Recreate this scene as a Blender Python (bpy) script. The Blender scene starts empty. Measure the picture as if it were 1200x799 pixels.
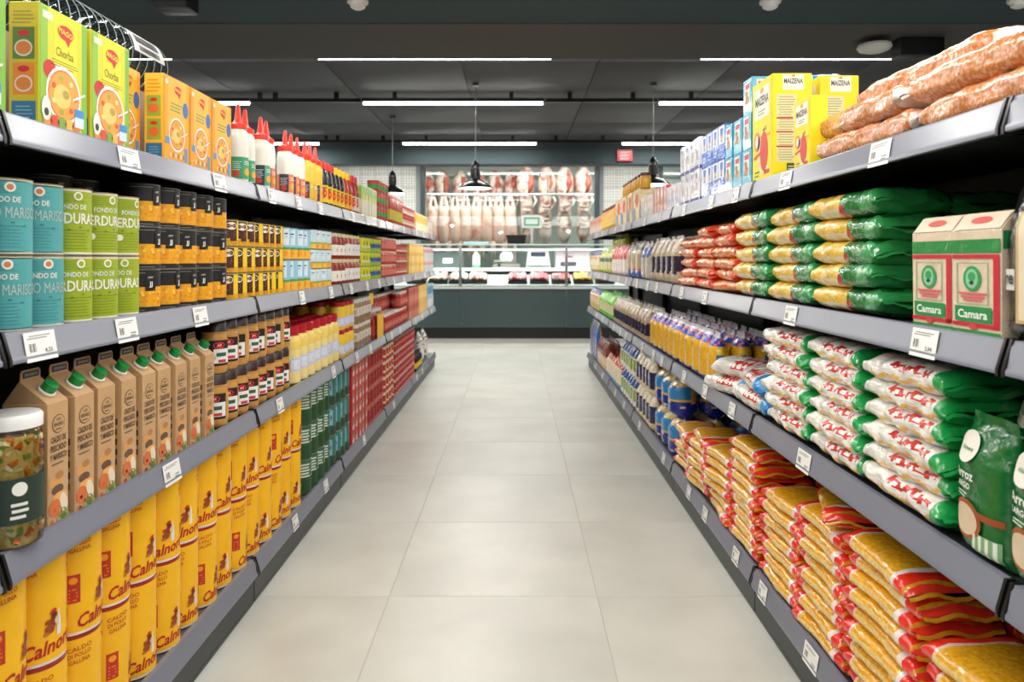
import bpy, math, random
from mathutils import Vector, Matrix
PI = math.pi
SC = bpy.context.scene
COL = SC.collection
# ------------------------------------------------------------------ camera
F = 868.0; H = 1.23
cam = bpy.data.cameras.new('camera'); camo = bpy.data.objects.new('camera', cam); COL.objects.link(camo)
camo.location = (0, 0, H); camo.rotation_euler = (PI/2, 0, 0)
cam.sensor_width = 36; cam.lens = F/1200*36
cam.shift_x = (600-605)/1200; cam.shift_y = (303-399.5)/1200
cam.clip_start = .05
cam.dof.use_dof = True; cam.dof.focus_distance = 2.2; cam.dof.aperture_fstop = 4.5
SC.camera = camo
# ------------------------------------------------------------------ world, exposure
w = bpy.data.worlds.new('world'); SC.world = w; w.use_nodes = True
w.node_tree.nodes['Background'].inputs[0].default_value = (.75, .8, .85, 1)
w.node_tree.nodes['Background'].inputs[1].default_value = .02
vs = SC.view_settings; vs.view_transform = 'Standard'; vs.look = 'None'; vs.gamma = 1; vs.use_curve_mapping = False
vs.exposure = 0.12
TUBE_W = 26.0        # watts of each ceiling tube
COUNTER_W = 60.0     # counter and cold room lamps

# ------------------------------------------------------------------ materials
def lin(h):
    r = []
    for i in (0, 2, 4):
        c = int(h[i:i+2], 16)/255
        r.append(c/12.92 if c <= .04045 else ((c+.055)/1.055)**2.4)
    return r
MATS = {}
def mat(name, rough=.5, metal=0, noise=0, scale=40, dark=.55, bump=0, bscale=60, coat=0, color=None, tint=None,
        kind='noise', stretch=(1, 1, 1), spec=.5, lohi=(.42, .6), emit=0, glass=False, detail=3, bdist=.004):
    m = bpy.data.materials.new(name); m.use_nodes = True; nt = m.node_tree; N = nt.nodes; K = nt.links
    b = N['Principled BSDF']; b.inputs['Roughness'].default_value = rough; b.inputs['Metallic'].default_value = metal
    b.inputs['Specular IOR Level'].default_value = spec; b.inputs['Coat Weight'].default_value = coat; b.inputs['Coat Roughness'].default_value = .12
    if color: rgb = N.new('ShaderNodeRGB'); rgb.outputs[0].default_value = (*lin(color), 1); src = rgb.outputs[0]
    else:
        a = N.new('ShaderNodeAttribute'); a.attribute_name = 'Col'; src = a.outputs['Color']
    tc = N.new('ShaderNodeTexCoord'); oi = N.new('ShaderNodeObjectInfo'); ad = N.new('ShaderNodeVectorMath'); ad.operation = 'ADD'
    sc_ = N.new('ShaderNodeVectorMath'); sc_.operation = 'MULTIPLY'; sc_.inputs[1].default_value = stretch
    mr = N.new('ShaderNodeMath'); mr.operation = 'MULTIPLY'; mr.inputs[1].default_value = 13
    K.new(oi.outputs['Random'], mr.inputs[0]); K.new(tc.outputs['Object'], sc_.inputs[0]); K.new(sc_.outputs[0], ad.inputs[0]); K.new(mr.outputs[0], ad.inputs[1])
    if noise:
        if kind == 'noise':
            t = N.new('ShaderNodeTexNoise'); t.inputs['Scale'].default_value = scale; t.inputs['Detail'].default_value = detail; o = t.outputs['Fac']
        else:
            t = N.new('ShaderNodeTexVoronoi'); t.inputs['Scale'].default_value = scale; o = t.outputs['Distance']
        K.new(ad.outputs[0], t.inputs['Vector'])
        r = N.new('ShaderNodeMapRange'); r.inputs[1].default_value = lohi[0]; r.inputs[2].default_value = lohi[1]
        r.inputs[3].default_value = 0; r.inputs[4].default_value = noise; K.new(o, r.inputs[0])
        mx = N.new('ShaderNodeMix'); mx.data_type = 'RGBA'; mx.blend_type = 'MIX' if tint else 'MULTIPLY'
        K.new(r.outputs[0], mx.inputs[0]); K.new(src, mx.inputs[6])
        mx.inputs[7].default_value = (*lin(tint), 1) if tint else (dark, dark, dark, 1); src = mx.outputs[2]
    K.new(src, b.inputs['Base Color'])
    if bump:
        t2 = N.new('ShaderNodeTexNoise'); t2.inputs['Scale'].default_value = bscale; t2.inputs['Detail'].default_value = 2
        K.new(ad.outputs[0], t2.inputs['Vector'])
        bp = N.new('ShaderNodeBump'); bp.inputs['Strength'].default_value = bump; bp.inputs['Distance'].default_value = bdist
        K.new(t2.outputs['Fac'], bp.inputs['Height']); K.new(bp.outputs[0], b.inputs['Normal'])
    if emit:
        K.new(src, b.inputs['Emission Color']); b.inputs['Emission Strength'].default_value = emit
    if glass:
        b.inputs['Transmission Weight'].default_value = 1; b.inputs['IOR'].default_value = 1.3
    MATS[name] = m; return m
mat('print', .5, noise=.12, scale=25, dark=.7, bump=.05, bscale=30)
mat('film', .2, bump=.8, bscale=34, coat=.5, bdist=.007)
mat('metal', .3, .9)
mat('plastic', .32)
mat('grain', .25, noise=.8, kind='voronoi', scale=120, lohi=(.2, .8), dark=.45, bump=.6, bscale=60, coat=.35)
mat('noodle', .2, noise=.6, scale=55, stretch=(3, .35, 3), dark=.6, bump=.7, bscale=45, coat=.4)
mat('crisps', .24, noise=.75, scale=120, tint='E0B898', lohi=(.44, .62), bump=.8, bscale=45, coat=.4)
mat('macaroni', .22, noise=.5, scale=110, dark=.6, bump=.8, bscale=60, coat=.5, bdist=.005)
mat('meat', .45, noise=.9, scale=7, tint='A23A30', lohi=(.45, .66), bump=.4, bscale=20)
mat('shelfmetal', .45, noise=.15, scale=8, dark=.8)
mat('rail', .3, spec=.7, noise=.12, scale=5, dark=.85)
mat('matte', .75, noise=.15, scale=3, dark=.8)
mat('sheen', .25)
mat('lamp', .5, emit=14)
mat('glow', .5, emit=2.2)
gl = mat('glass', .02, color='F2F7F4', glass=True)
# thin glass that lets light through: mix of transparent and glossy
def thin_glass(name, tintc, spec):
    m = bpy.data.materials.new(name); m.use_nodes = True; N = m.node_tree.nodes; K = m.node_tree.links
    for n in list(N):
        if n.type == 'BSDF_PRINCIPLED': N.remove(n)
    out = [n for n in N if n.type == 'OUTPUT_MATERIAL'][0]
    tr = N.new('ShaderNodeBsdfTransparent'); tr.inputs[0].default_value = (*lin(tintc), 1)
    g = N.new('ShaderNodeBsdfGlossy'); g.inputs['Roughness'].default_value = .03
    fr = N.new('ShaderNodeFresnel'); fr.inputs[0].default_value = spec
    mx = N.new('ShaderNodeMixShader'); K.new(fr.outputs[0], mx.inputs[0]); K.new(tr.outputs[0], mx.inputs[1]); K.new(g.outputs[0], mx.inputs[2])
    K.new(mx.outputs[0], out.inputs[0]); MATS[name] = m
thin_glass('pane', 'EEF6F4', 1.45)
thin_glass('clear', 'E9EEEE', 1.5)

# ------------------------------------------------------------------ text glyph meshes
_tc = {}
def glyphs(s, bold=True):
    k = (s, bold)
    if k in _tc: return _tc[k]
    c = bpy.data.curves.new('t', 'FONT'); c.body = s; c.size = 1; c.resolution_u = 2
    c.align_x = 'CENTER'; c.fill_mode = 'FRONT'
    if bold: c.offset = .022
    o = bpy.data.objects.new('t', c); COL.objects.link(o)
    dg = bpy.context.evaluated_depsgraph_get(); me = o.evaluated_get(dg).to_mesh()
    V = [(v.co.x, v.co.y) for v in me.vertices]; Fc = [tuple(p.vertices) for p in me.polygons]
    o.evaluated_get(dg).to_mesh_clear(); bpy.data.objects.remove(o); bpy.data.curves.remove(c)
    xs = [v[0] for v in V] or [0, 1]; ys = [v[1] for v in V] or [0, 1]
    cx = (min(xs)+max(xs))/2; cy = (min(ys)+max(ys))/2; ww = max(xs)-min(xs); hh = max(ys)-min(ys)
    V = [((a-cx), (b-cy)) for a, b in V]
    _tc[k] = (V, Fc, ww, hh); return _tc[k]

# ------------------------------------------------------------------ mesh builder
class MB:
    def __init__(s): s.v = []; s.f = []; s.c = []; s.m = []; s.slots = []
    def slot(s, fin):
        if fin not in s.slots: s.slots.append(fin)
        return s.slots.index(fin)
    def add(s, V, Fc, col, fin='print'):
        n = len(s.v); s.v += [tuple(p) for p in V]; k = s.slot(fin); c = lin(col) if isinstance(col, str) else col
        for q in Fc: s.f.append(tuple(n+i for i in q)); s.c.append(c); s.m.append(k)
    def box(s, x0, x1, y0, y1, z0, z1, col, fin='print', T=None):
        V = [(x, y, z) for z in (z0, z1) for y in (y0, y1) for x in (x0, x1)]
        if T: V = [T @ Vector(p) for p in V]
        s.add(V, [(0, 2, 3, 1), (4, 5, 7, 6), (0, 1, 5, 4), (2, 6, 7, 3), (0, 4, 6, 2), (1, 3, 7, 5)], col, fin)
    def bbox(s, x0, x1, y0, y1, z0, z1, col, fin='print', b=.002):   # box with chamfered vertical and top edges
        def ring(z, i): return [(x0+b+i, y0+i, z), (x1-b-i, y0+i, z), (x1-i, y0+b+i, z), (x1-i, y1-b-i, z), (x1-b-i, y1-i, z), (x0+b+i, y1-i, z), (x0+i, y1-b-i, z), (x0+i, y0+b+i, z)]
        R = [ring(z0, b), ring(z0+b, 0), ring(z1-b, 0), ring(z1, b)]
        V = sum(R, []); Fc = [tuple(range(7, -1, -1)), tuple(24+i for i in range(8))]
        for k in range(3):
            for i in range(8): Fc.append((k*8+i, k*8+(i+1) % 8, k*8+8+(i+1) % 8, k*8+8+i))
        s.add(V, Fc, col, fin)
    def lathe(s, prof, n=20, ctr=(0, 0, 0), fin='plastic', cap0=True, cap1=True, col='808080'):
        # prof: (r, z[, colour[, finish]]) ; colour belongs to the segment starting there
        cx, cy, cz = ctr; base = len(s.v)
        for p in prof:
            for i in range(n):
                a = 2*PI*i/n; s.v.append((cx+p[0]*math.cos(a), cy+p[0]*math.sin(a), cz+p[1]))
        cc, ff = col, fin
        for k in range(len(prof)-1):
            if len(prof[k]) > 2 and prof[k][2]: cc = prof[k][2]
            if len(prof[k]) > 3: ff = prof[k][3]
            L = lin(cc); sl = s.slot(ff)
            if k == 0 and cap0: s.f.append(tuple(base+i for i in range(n-1, -1, -1))); s.c.append(L); s.m.append(sl)
            for i in range(n):
                s.f.append((base+k*n+i, base+k*n+(i+1) % n, base+(k+1)*n+(i+1) % n, base+(k+1)*n+i)); s.c.append(L); s.m.append(sl)
        if cap1:
            if len(prof[-1]) > 2: L = lin(prof[-1][2])
            s.f.append(tuple(base+(len(prof)-1)*n+i for i in range(n))); s.c.append(L); s.m.append(sl)
    def rect(s, mp, u0, u1, v0, v1, col, lift=.0006, fin='print', nu=1, nv=1):
        V = [mp(u0+(u1-u0)*i/nu, v0+(v1-v0)*j/nv, lift) for j in range(nv+1) for i in range(nu+1)]
        s.add(V, [(j*(nu+1)+i, j*(nu+1)+i+1, (j+1)*(nu+1)+i+1, (j+1)*(nu+1)+i) for j in range(nv) for i in range(nu)], col, fin)
    def disc(s, mp, cu, cv, ru, rv, col, lift=.0008, fin='print', n=16, rot=0):
        c, d = math.cos(rot), math.sin(rot); P = []
        for i in range(n):
            a = 2*PI*i/n; x, y = ru*math.cos(a), rv*math.sin(a); P.append(mp(cu+x*c-y*d, cv+x*d+y*c, lift))
        P.append(mp(cu, cv, lift)); s.add(P, [(i, (i+1) % n, n) for i in range(n)], col, fin)
    def poly(s, mp, pts, col, lift=.0008, fin='print'):
        s.add([mp(u, v, lift) for u, v in pts], [tuple(range(len(pts)))], col, fin)
    def text(s, mp, t, cu, cv, h, col, lift=.0012, w=None, fin='print', bold=True, rot=0, slant=0):
        V, Fc, ww, hh = glyphs(t, bold); k = h/hh; kx = (w/ww) if w else k
        c, d = math.cos(rot), math.sin(rot)
        s.add([mp(cu+(x*kx+slant*y*k)*c-y*k*d, cv+(x*kx+slant*y*k)*d+y*k*c, lift) for x, y in V], Fc, col, fin)
    def lines(s, mp, u0, u1, v0, v1, n, col, lift=.001, fill=.45, seed=1, fin='print', nu=1):
        r = random.Random(seed); st = (v1-v0)/n
        for i in range(n):
            a = u0+(u1-u0)*r.uniform(0, .12); b = u1-(u1-u0)*r.uniform(0, .25)
            s.rect(mp, a, b, v0+st*i, v0+st*(i+fill), col, lift, fin, nu)
    def barcode(s, mp, u0, u1, v0, v1, lift=.001, n=9):
        s.rect(mp, u0, u1, v0, v1, 'F4F2EC', lift); st = (u1-u0)/(n*2+1)
        for i in range(n): s.rect(mp, u0+st*(2*i+1), u0+st*(2*i+1+(.6 if i % 3 else 1.3)), v0+(v1-v0)*.12, v1-(v1-v0)*.08, '2A2A2A', lift+.0004)
    def tube(s, pts, rad, n=8, col='808080', fin='plastic', caps=True):
        P = [Vector(p) for p in pts]; base = len(s.v); up = Vector((0, 0, 1)); x = None
        for i, p in enumerate(P):
            t = (P[min(i+1, len(P)-1)]-P[max(i-1, 0)]).normalized()
            if x is None: x = t.cross(up if abs(t.z) < .9 else Vector((0, 1, 0))).normalized()
            else: x = (x-t*x.dot(t)).normalized()
            y = t.cross(x); r = rad[i] if isinstance(rad, (list, tuple)) else rad
            for k in range(n):
                a = 2*PI*k/n; s.v.append(tuple(p+x*math.cos(a)*r+y*math.sin(a)*r))
        sl = s.slot(fin); L = lin(col)
        for i in range(len(P)-1):
            for k in range(n): s.f.append((base+i*n+k, base+i*n+(k+1) % n, base+(i+1)*n+(k+1) % n, base+(i+1)*n+k)); s.c.append(L); s.m.append(sl)
        if caps:
            for q in (tuple(base+k for k in range(n-1, -1, -1)), tuple(base+(len(P)-1)*n+k for k in range(n))): s.f.append(q); s.c.append(L); s.m.append(sl)
    def extrude_y(s, prof, y0, y1, col, fin='rail'):
        n = len(prof); V = [(x, y0, z) for x, z in prof]+[(x, y1, z) for x, z in prof]
        s.add(V, [(i, (i+1) % n, n+(i+1) % n, n+i) for i in range(n)]+[tuple(range(n-1, -1, -1)), tuple(range(n, 2*n))], col, fin)
    def mesh(s, name, angle=40):
        me = bpy.data.meshes.new(name); me.from_pydata(s.v, [], s.f)
        for k in s.slots: me.materials.append(MATS[k])
        me.polygons.foreach_set('material_index', s.m)
        at = me.color_attributes.new('Col', 'FLOAT_COLOR', 'CORNER'); buf = []
        for f, c in zip(s.f, s.c): buf += [c[0], c[1], c[2], 1.0]*len(f)
        at.data.foreach_set('color', buf)
        me.shade_smooth(); me.set_sharp_from_angle(angle=math.radians(angle)); me.update(); return me
    def obj(s, name, parent=None, link=True, loc=(0, 0, 0), angle=40):
        o = bpy.data.objects.new(name, s.mesh(name, angle)); o.location = loc
        if parent: o.parent = parent
        if link: COL.objects.link(o)
        return o

ORD = ['nearest', 'second nearest', 'third nearest', 'fourth nearest', 'fifth nearest', 'sixth nearest', 'seventh nearest', 'eighth nearest', 'ninth nearest', 'tenth nearest',
       'eleventh nearest', 'twelfth nearest', 'thirteenth nearest', 'fourteenth nearest', 'fifteenth nearest', 'sixteenth nearest', 'seventeenth nearest', 'eighteenth nearest', 'nineteenth nearest', 'twentieth nearest']
def tag(o, label=None, cat=None, group=None, kind=None):
    if label:
        o['label'] = label; n = len(label.replace('-', ' ').split())
        if n > 16 or n < 4: print('LABEL LENGTH', n, label)
    if cat: o['category'] = cat
    if group: o['group'] = group
    if kind: o['kind'] = kind
    return o
def empty(name, loc=(0, 0, 0), rz=0):
    o = bpy.data.objects.new(name, None); o.empty_display_size = .05; COL.objects.link(o); o.location = loc; o.rotation_euler = (0, 0, rz); return o
PROTOS = []
def proto(root, *kids):      # unlinked master: root object and its parts (each part may be (obj, [subparts]))
    root['_k'] = 1; PROTOS.append((root, kids))
    return (root, kids)
def put(P, loc, rz=0, tilt=0, roll=0, label=None, cat=None, group=None, name=None):
    root, kids = P; r = root.copy(); r.name = name or root.name
    if '_k' in r: del r['_k']
    COL.objects.link(r); r.location = loc; r.rotation_euler = (roll, tilt, rz)
    for k in kids:
        c = k.copy(); COL.objects.link(c); c.parent = r
    tag(r, label, cat, group); return r
# ================================================================== STRUCTURE
XL, XR = .92, .81                  # aisle-side face of the price rails, left and right of the camera
ZT = [.155, .685, 1.09, 1.495]     # shelf surfaces
YE = 8.5
def struct(name, mb, **k): o = mb.obj(name, **k); o['kind'] = 'structure'; return o

m = MB(); m.box(-4.2, 4.2, -2.6, 13.4, -.12, -.0018, 'B4B3A9', 'matte'); floor = struct('floor', m)
mat('tile', .34, noise=.85, scale=2.2, color='CFCEC4', dark=.82, lohi=(.38, .66), bump=.05, bscale=9, detail=7, spec=.45)
TP = .757
m = MB(); g = .0009; t = TP/2-g
m.add([(-t, -t, -.002), (t, -t, -.002), (t, t, -.002), (-t, t, -.002), (-t+.0015, -t+.0015, 0), (t-.0015, -t+.0015, 0), (t-.0015, t-.0015, 0), (-t+.0015, t-.0015, 0)],
      [(4, 5, 6, 7), (0, 1, 5, 4), (1, 2, 6, 5), (2, 3, 7, 6), (3, 0, 4, 7)], 'B9B7AF', 'tile')
tile_me = m.mesh('floor_tile')
for i in range(-5, 5):
    for j in range(-4, 14):
        o = bpy.data.objects.new('floor_tile', tile_me); COL.objects.link(o); o.parent = floor
        o.location = (.295+TP*(i+.5), 2.70+TP*(j-.5), 0)
# side and rear walls, dark grey
for nm, a in (('wall_left', (-4.4, -4.2, -2.6, 13.4)), ('wall_right', (4.2, 4.4, -2.6, 13.4)), ('wall_front', (-4.4, 4.4, -2.8, -2.6))):
    m = MB(); m.box(a[0], a[1], a[2], a[3], -.1, 3.2, '5A5E60', 'matte'); struct(nm, m)
# ceilings: low part above the camera, a beam, and the higher part beyond
m = MB(); m.box(-4.4, 4.4, -2.8, 4.25, 2.58, 2.8, '2E4247', 'matte'); struct('ceiling', m)
m = MB(); m.box(-4.4, 4.4, 4.251, 4.99, 2.575, 3.2, '4B4946', 'matte'); struct('trim_1', m)
m = MB()
m.box(-4.4, 4.4, 4.99, 13.11, 2.96, 3.2, '48494C', 'matte'); hc = struct('ceiling_high', m)
mat('ceilpanel', .7, noise=.2, scale=2, color='4A4B4F', dark=.8)
cp = MB(); cp.bbox(-.595, .595, -.715, .715, -.018, 0, '4A4B4F', 'ceilpanel', b=.004); cpm = cp.mesh('ceiling_panel')
for i in range(-3, 4):
    for j in range(4):
        o = bpy.data.objects.new('ceiling_panel', cpm); COL.objects.link(o); o.parent = hc; o.location = (i*1.2+.12, 5.72+j*1.44, 2.957)
# bulkhead over the meat counter
m = MB(); m.box(-4.4, 4.4, 10.72, 11.0, 2.6, 2.955, '3A484C', 'matte'); struct('trim_2', m)
# back wall built round its two windows
WY = 13.0
m = MB(); C = '8B9393'
for a in ((-4.4, -1.68, 0, 3.0), (1.46, 2.5, 0, 3.0), (4.05, 4.4, 0, 3.0), (-1.68, 1.46, 0, 1.0), (2.5, 4.05, 0, 1.0), (-1.68, 1.46, 2.9, 3.0), (2.5, 4.05, 2.9, 3.0)):
    m.box(a[0], a[1], WY, WY+.12, a[2], a[3], C, 'matte')
wb = struct('wall_back', m)
tm = MB(); s_ = .117
tm.bbox(-s_, s_, -.008, 0, -s_, s_, 'DCDDD6', 'sheen', b=.003)
pm = lambda u, v, l: (u, -.008-l, v)
for i in range(5):
    for j in range(5):
        tm.poly(pm, [(-.094+i*.047-.012, -.094+j*.047), (-.094+i*.047, -.094+j*.047-.012), (-.094+i*.047+.012, -.094+j*.047), (-.094+i*.047, -.094+j*.047+.012)], '6E7672', .0006, 'sheen')
tmm = tm.mesh('wall_tile')
def walltiles(x0, x1, z0, z1):
    nx = int(round((x1-x0)/.238)); nz = int((z1-z0)/.238)
    for i in range(nx):
        for j in range(nz):
            o = bpy.data.objects.new('wall_tile', tmm); COL.objects.link(o); o.parent = wb; o.location = (x0+(x1-x0)*(i+.5)/nx, WY-.0005, z1-.238*(j+.5))
walltiles(-3.2, -1.76, 1.2, 2.95); walltiles(1.54, 2.42, 1.2, 2.95)
def window(n, x0, x1, z0, z1, fw=.07):
    m = MB()
    for a in ((x0-fw, x0, z0-fw, z1+fw), (x1, x1+fw, z0-fw, z1+fw), (x0, x1, z1, z1+fw), (x0, x1, z0-fw, z0)): m.box(a[0], a[1], WY-.03, WY+.14, a[2], a[3], '3B4A50', 'plastic')
    r = struct(f'window_{n}', m)
    g = MB(); g.box(x0, x1, WY+.03, WY+.04, z0, z1, 'F0F6F4', 'pane'); g.obj('glass_pane', r)
window(1, -1.6, 1.38, 1.07, 2.85); window(2, 2.57, 3.98, 1.07, 2.85)
# cold room behind the glass
m = MB(); CR = 'E4E8E2'
m.box(-4.4, 4.4, 15.2, 15.3, -.1, 3.3, CR, 'sheen'); m.box(-4.4, -4.3, WY+.12, 15.2, -.1, 3.3, CR, 'sheen'); m.box(4.3, 4.4, WY+.12, 15.2, -.1, 3.3, CR, 'sheen')
m.box(-4.4, 4.4, WY+.12, 15.2, -.12, -.1, 'B0B0AA', 'matte'); m.box(-4.4, 4.4, WY+.12, 15.2, 3.3, 3.4, CR, 'sheen')
cr = struct('wall_coldroom', m)
for i in range(10):
    q = MB(); q.bbox(-.43, .43, -.02, 0, -1.6, 1.6, 'D9DFDA', 'sheen', b=.006); o = q.obj('wall_panel', cr, loc=(-3.95+i*.88, 15.198, 1.55))

# ------------------------------------------------------------------ shelving
def rail_mb(y0, y1, sx):      # sx=+1: outward face towards +x
    P = [(-.03, 0), (-.016, 0), (-.015, -.005), (-.010, -.012), (-.004, -.045), (0, -.05), (0, -.058), (-.006, -.060), (-.012, -.058), (-.03, -.05)]
    m = MB(); m.extrude_y([(sx*x, z) for x, z in P], y0, y1, '777A86', 'rail'); return m
def tag_mb(sx, price=None, w=.075):
    m = MB(); L = .0022
    def mp(u, v, l): return (sx*(-.0095+.0075*(.044-v)/.044+L+l), sx*u, v-.055) 
    m.rect(mp, -w/2, w/2, -.006, .050, 'F2F2EE', 0, 'print'); m.rect(lambda u, v, l: mp(-u, v, -.001), -w/2, w/2, -.006, .050, 'DDDDD8', 0)
    m.lines(mp, -w/2+.006, w/2-.008, .037, .046, 2, '8A8A86', .0004, .4)
    m.barcode(mp, -w/2+.008, -w/2+.026, .010, .030, .0004, 6)
    if price: m.text(mp, price, w*.22, .012, .010, '6E6E6A', .0006)
    else: m.lines(mp, w*.10, w*.4, .006, .018, 2, '8A8A86', .0004, .5)
    return m
_tags = {}
def tagmesh(sx, price):
    if (sx, price) not in _tags: _tags[(sx, price)] = tag_mb(sx, price).mesh('price_tag')
    return _tags[(sx, price)]
TAGS_L = {3: [1.77, 2.31, 2.8, 3.15, 3.5, 4.2, 4.6, 5.0, 5.6, 6.1, 6.9, 7.4, 8.1], 2: [1.44, 1.76, 2.17, 3.2, 3.7, 4.15, 4.6, 5.0, 5.6, 6.1, 6.8, 7.5, 8.1],
          1: [1.99, 2.9, 3.75, 4.3, 4.7, 5.5, 5.9, 6.8, 7.3, 8.1], 0: [2.64, 3.1, 3.6, 4.5, 5.6, 6.9, 7.3]}
TAGS_R = {3: [1.66, 2.24, 2.75, 3.1, 3.6, 4.2, 4.7, 5.6, 6.1, 7.0, 7.5], 2: [1.48, 2.2, 3.2, 3.65, 4.3, 4.6, 5.0, 5.5, 5.9, 6.8, 7.3, 8.1],
          1: [1.29, 2.1, 2.8, 3.2, 3.6, 4.15, 4.4, 4.8, 5.5, 5.8, 6.2, 7.0, 7.5], 0: [1.5, 1.78, 2.05, 2.45, 2.75, 3.2, 3.5, 4.1, 4.9, 5.6, 6.1, 7.0, 7.6]}
PRICES = {(1, 1, 1.29): '1,08', (1, 2, 1.48): '2,04', (-1, 2, 1.44): '4,25'}
names = ['nearest', 'second nearest', 'third nearest', 'fourth nearest', 'fifth nearest', 'sixth nearest', 'farthest, half-width']
def bays(side):
    X = XL if side < 0 else XR; sx = -side; o0 = .03 if side < 0 else -.09; p = 1.31 if side < 0 else 1.33
    edges = [o0+p*i for i in range(7)]+[YE]
    T = TAGS_L if side < 0 else TAGS_R
    for b in range(7):
        y0, y1 = edges[b]+.004, edges[b+1]-.004
        r = empty('shelving_bay', (side*X, y0, 0))
        tag(r, f'{names[b]} grey and black shelving bay {"left" if side<0 else "right"} of the aisle', 'shelving', 'gondola shelving along the aisle')
        L = y1-y0; D = .52
        def S(x0, x1, a, c, z0, z1, col, fin='shelfmetal'):
            q = MB(); xs = sorted((-sx*x0, -sx*x1)); q.box(xs[0], xs[1], a, c, z0, z1, col, fin); return q
        S(D, D+.02, 0, L, .0, 1.62, '161718').obj('back_panel', r)
        for a in (0, L-.03): S(D-.04, D, a, a+.03, .12, 1.62, '1B1C1D').obj('upright', r)
        k = S(.018, .04, 0, L, .001, .096, '35393A'); k.box(*sorted((-sx*.017, -sx*.04)), 0, L, .001, .012, '2A2C2D', 'plastic'); k.obj('kick_plate', r)
        for i, z in enumerate(ZT):
            q = S(.028, D-.002, 0, L, z-.028, z-.004, '2B2D2F' if i else '55585A')
            q.box(*sorted((-sx*.05, -sx*(D-.06))), .05, .07, z-.05, z-.028, '1D1E1F', 'shelfmetal'); q.box(*sorted((-sx*.05, -sx*(D-.06))), L-.07, L-.05, z-.05, z-.028, '1D1E1F', 'shelfmetal')
            sh = q.obj('shelf', r)
            rl = rail_mb(.008, L-.008, sx).obj('price_rail', sh, loc=(0, 0, z+.004))
            for a in (0, L-.007):
                e = MB(); e.extrude_y([(sx*x, zz) for x, zz in [(-.03, .002), (-.014, .002), (.0015, -.05), (.0015, -.062), (-.03, -.06)]], a, a+.007, '101112', 'plastic')
                e.obj('rail_end', sh, loc=(0, 0, z+.004))
            for ty in T[i]:
                if y0+.05 < ty < y1-.05:
                    o = bpy.data.objects.new('price_tag', tagmesh(sx, PRICES.get((side, i, ty)))); COL.objects.link(o); o.parent = r; o.location = (0, ty-y0, z+.004)
                    o.scale = (1, 1.25 if ty < 2.4 else 1, 1)
bays(-1); bays(1)

# ------------------------------------------------------------------ ceiling tubes, pendants, fixtures
def tube_lamp(x, y, z, label, wdt=1.87, power=1.0, hz=.05, group='linear ceiling lamps', rail=True):
    r = empty('linear_lamp', (x, y, z)); tag(r, label, 'lamp', group)
    a = MB(); a.box(-wdt/2, wdt/2, -.022, .022, .012, .05, '2A2A2C', 'plastic'); a.obj('housing', r)
    d = MB(); d.tube([(-wdt/2+.01, 0, 0), (wdt/2-.01, 0, 0)], .016, 10, 'FFFDF6', 'lamp'); d.obj('diffuser', r)
    if hz > .06:
        for sx in (-.6, .6):
            q = MB(); q.box(sx-.02, sx+.02, -.02, .02, .05, hz, '1E1E20', 'plastic'); q.obj('mounting_clip', r)
    l = bpy.data.lights.new('tube_light', 'AREA'); l.shape = 'RECTANGLE'; l.size = wdt; l.size_y = .05; l.energy = TUBE_W*power; l.color = (1, .975, .94)
    lo = bpy.data.objects.new('tube_light', l); COL.objects.link(lo); lo.parent = r; lo.location = (0, 0, -.019)
    return r
cols = [(-3.68, 'left'), (-.65, 'middle'), (2.4, 'right')]
for (yy, rn) in ((5.9, 'nearest visible'), (7.63, 'second visible'), (10.3, 'farthest')):
    for cx, cn in cols:
        wd = 1.87 if cx > -3 else 1.0
        cx2 = cx if cx > -3 else -3.24
        tube_lamp(cx2, yy, 2.83, f'white linear ceiling lamp, {cn} one of the {rn} row', wd, 1.0, .127)
    o = empty('lamp_track', (0, 0, 0))
    for x0, x1 in ((-2.73, -1.6), (.3, 1.45), (3.35, 4.19)):
        m = MB(); m.box(x0, x1, yy-.02, yy+.02, 2.84, 2.875, '17181A', 'plastic')
        for q in (x0+.25, x1-.25): m.box(q-.022, q+.022, yy-.02, yy+.02, 2.875, 2.958, '17181A', 'plastic')
        m.obj('track_segment', o)
    tag(o, f'black ceiling track joining the lamps of the {rn} row', 'track', 'black ceiling tracks')
for k, yy in enumerate((3.1, 1.5, -.1, -1.7)):
    for cx, cn in ((-2.1, 'left'), (0, 'middle'), (2.1, 'right')):
        tube_lamp(cx, yy, 2.51, f'white linear lamp under the low ceiling, {cn}, {["first","second","third","fourth"][k]} row overhead', 1.87, .8, .07)

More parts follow.
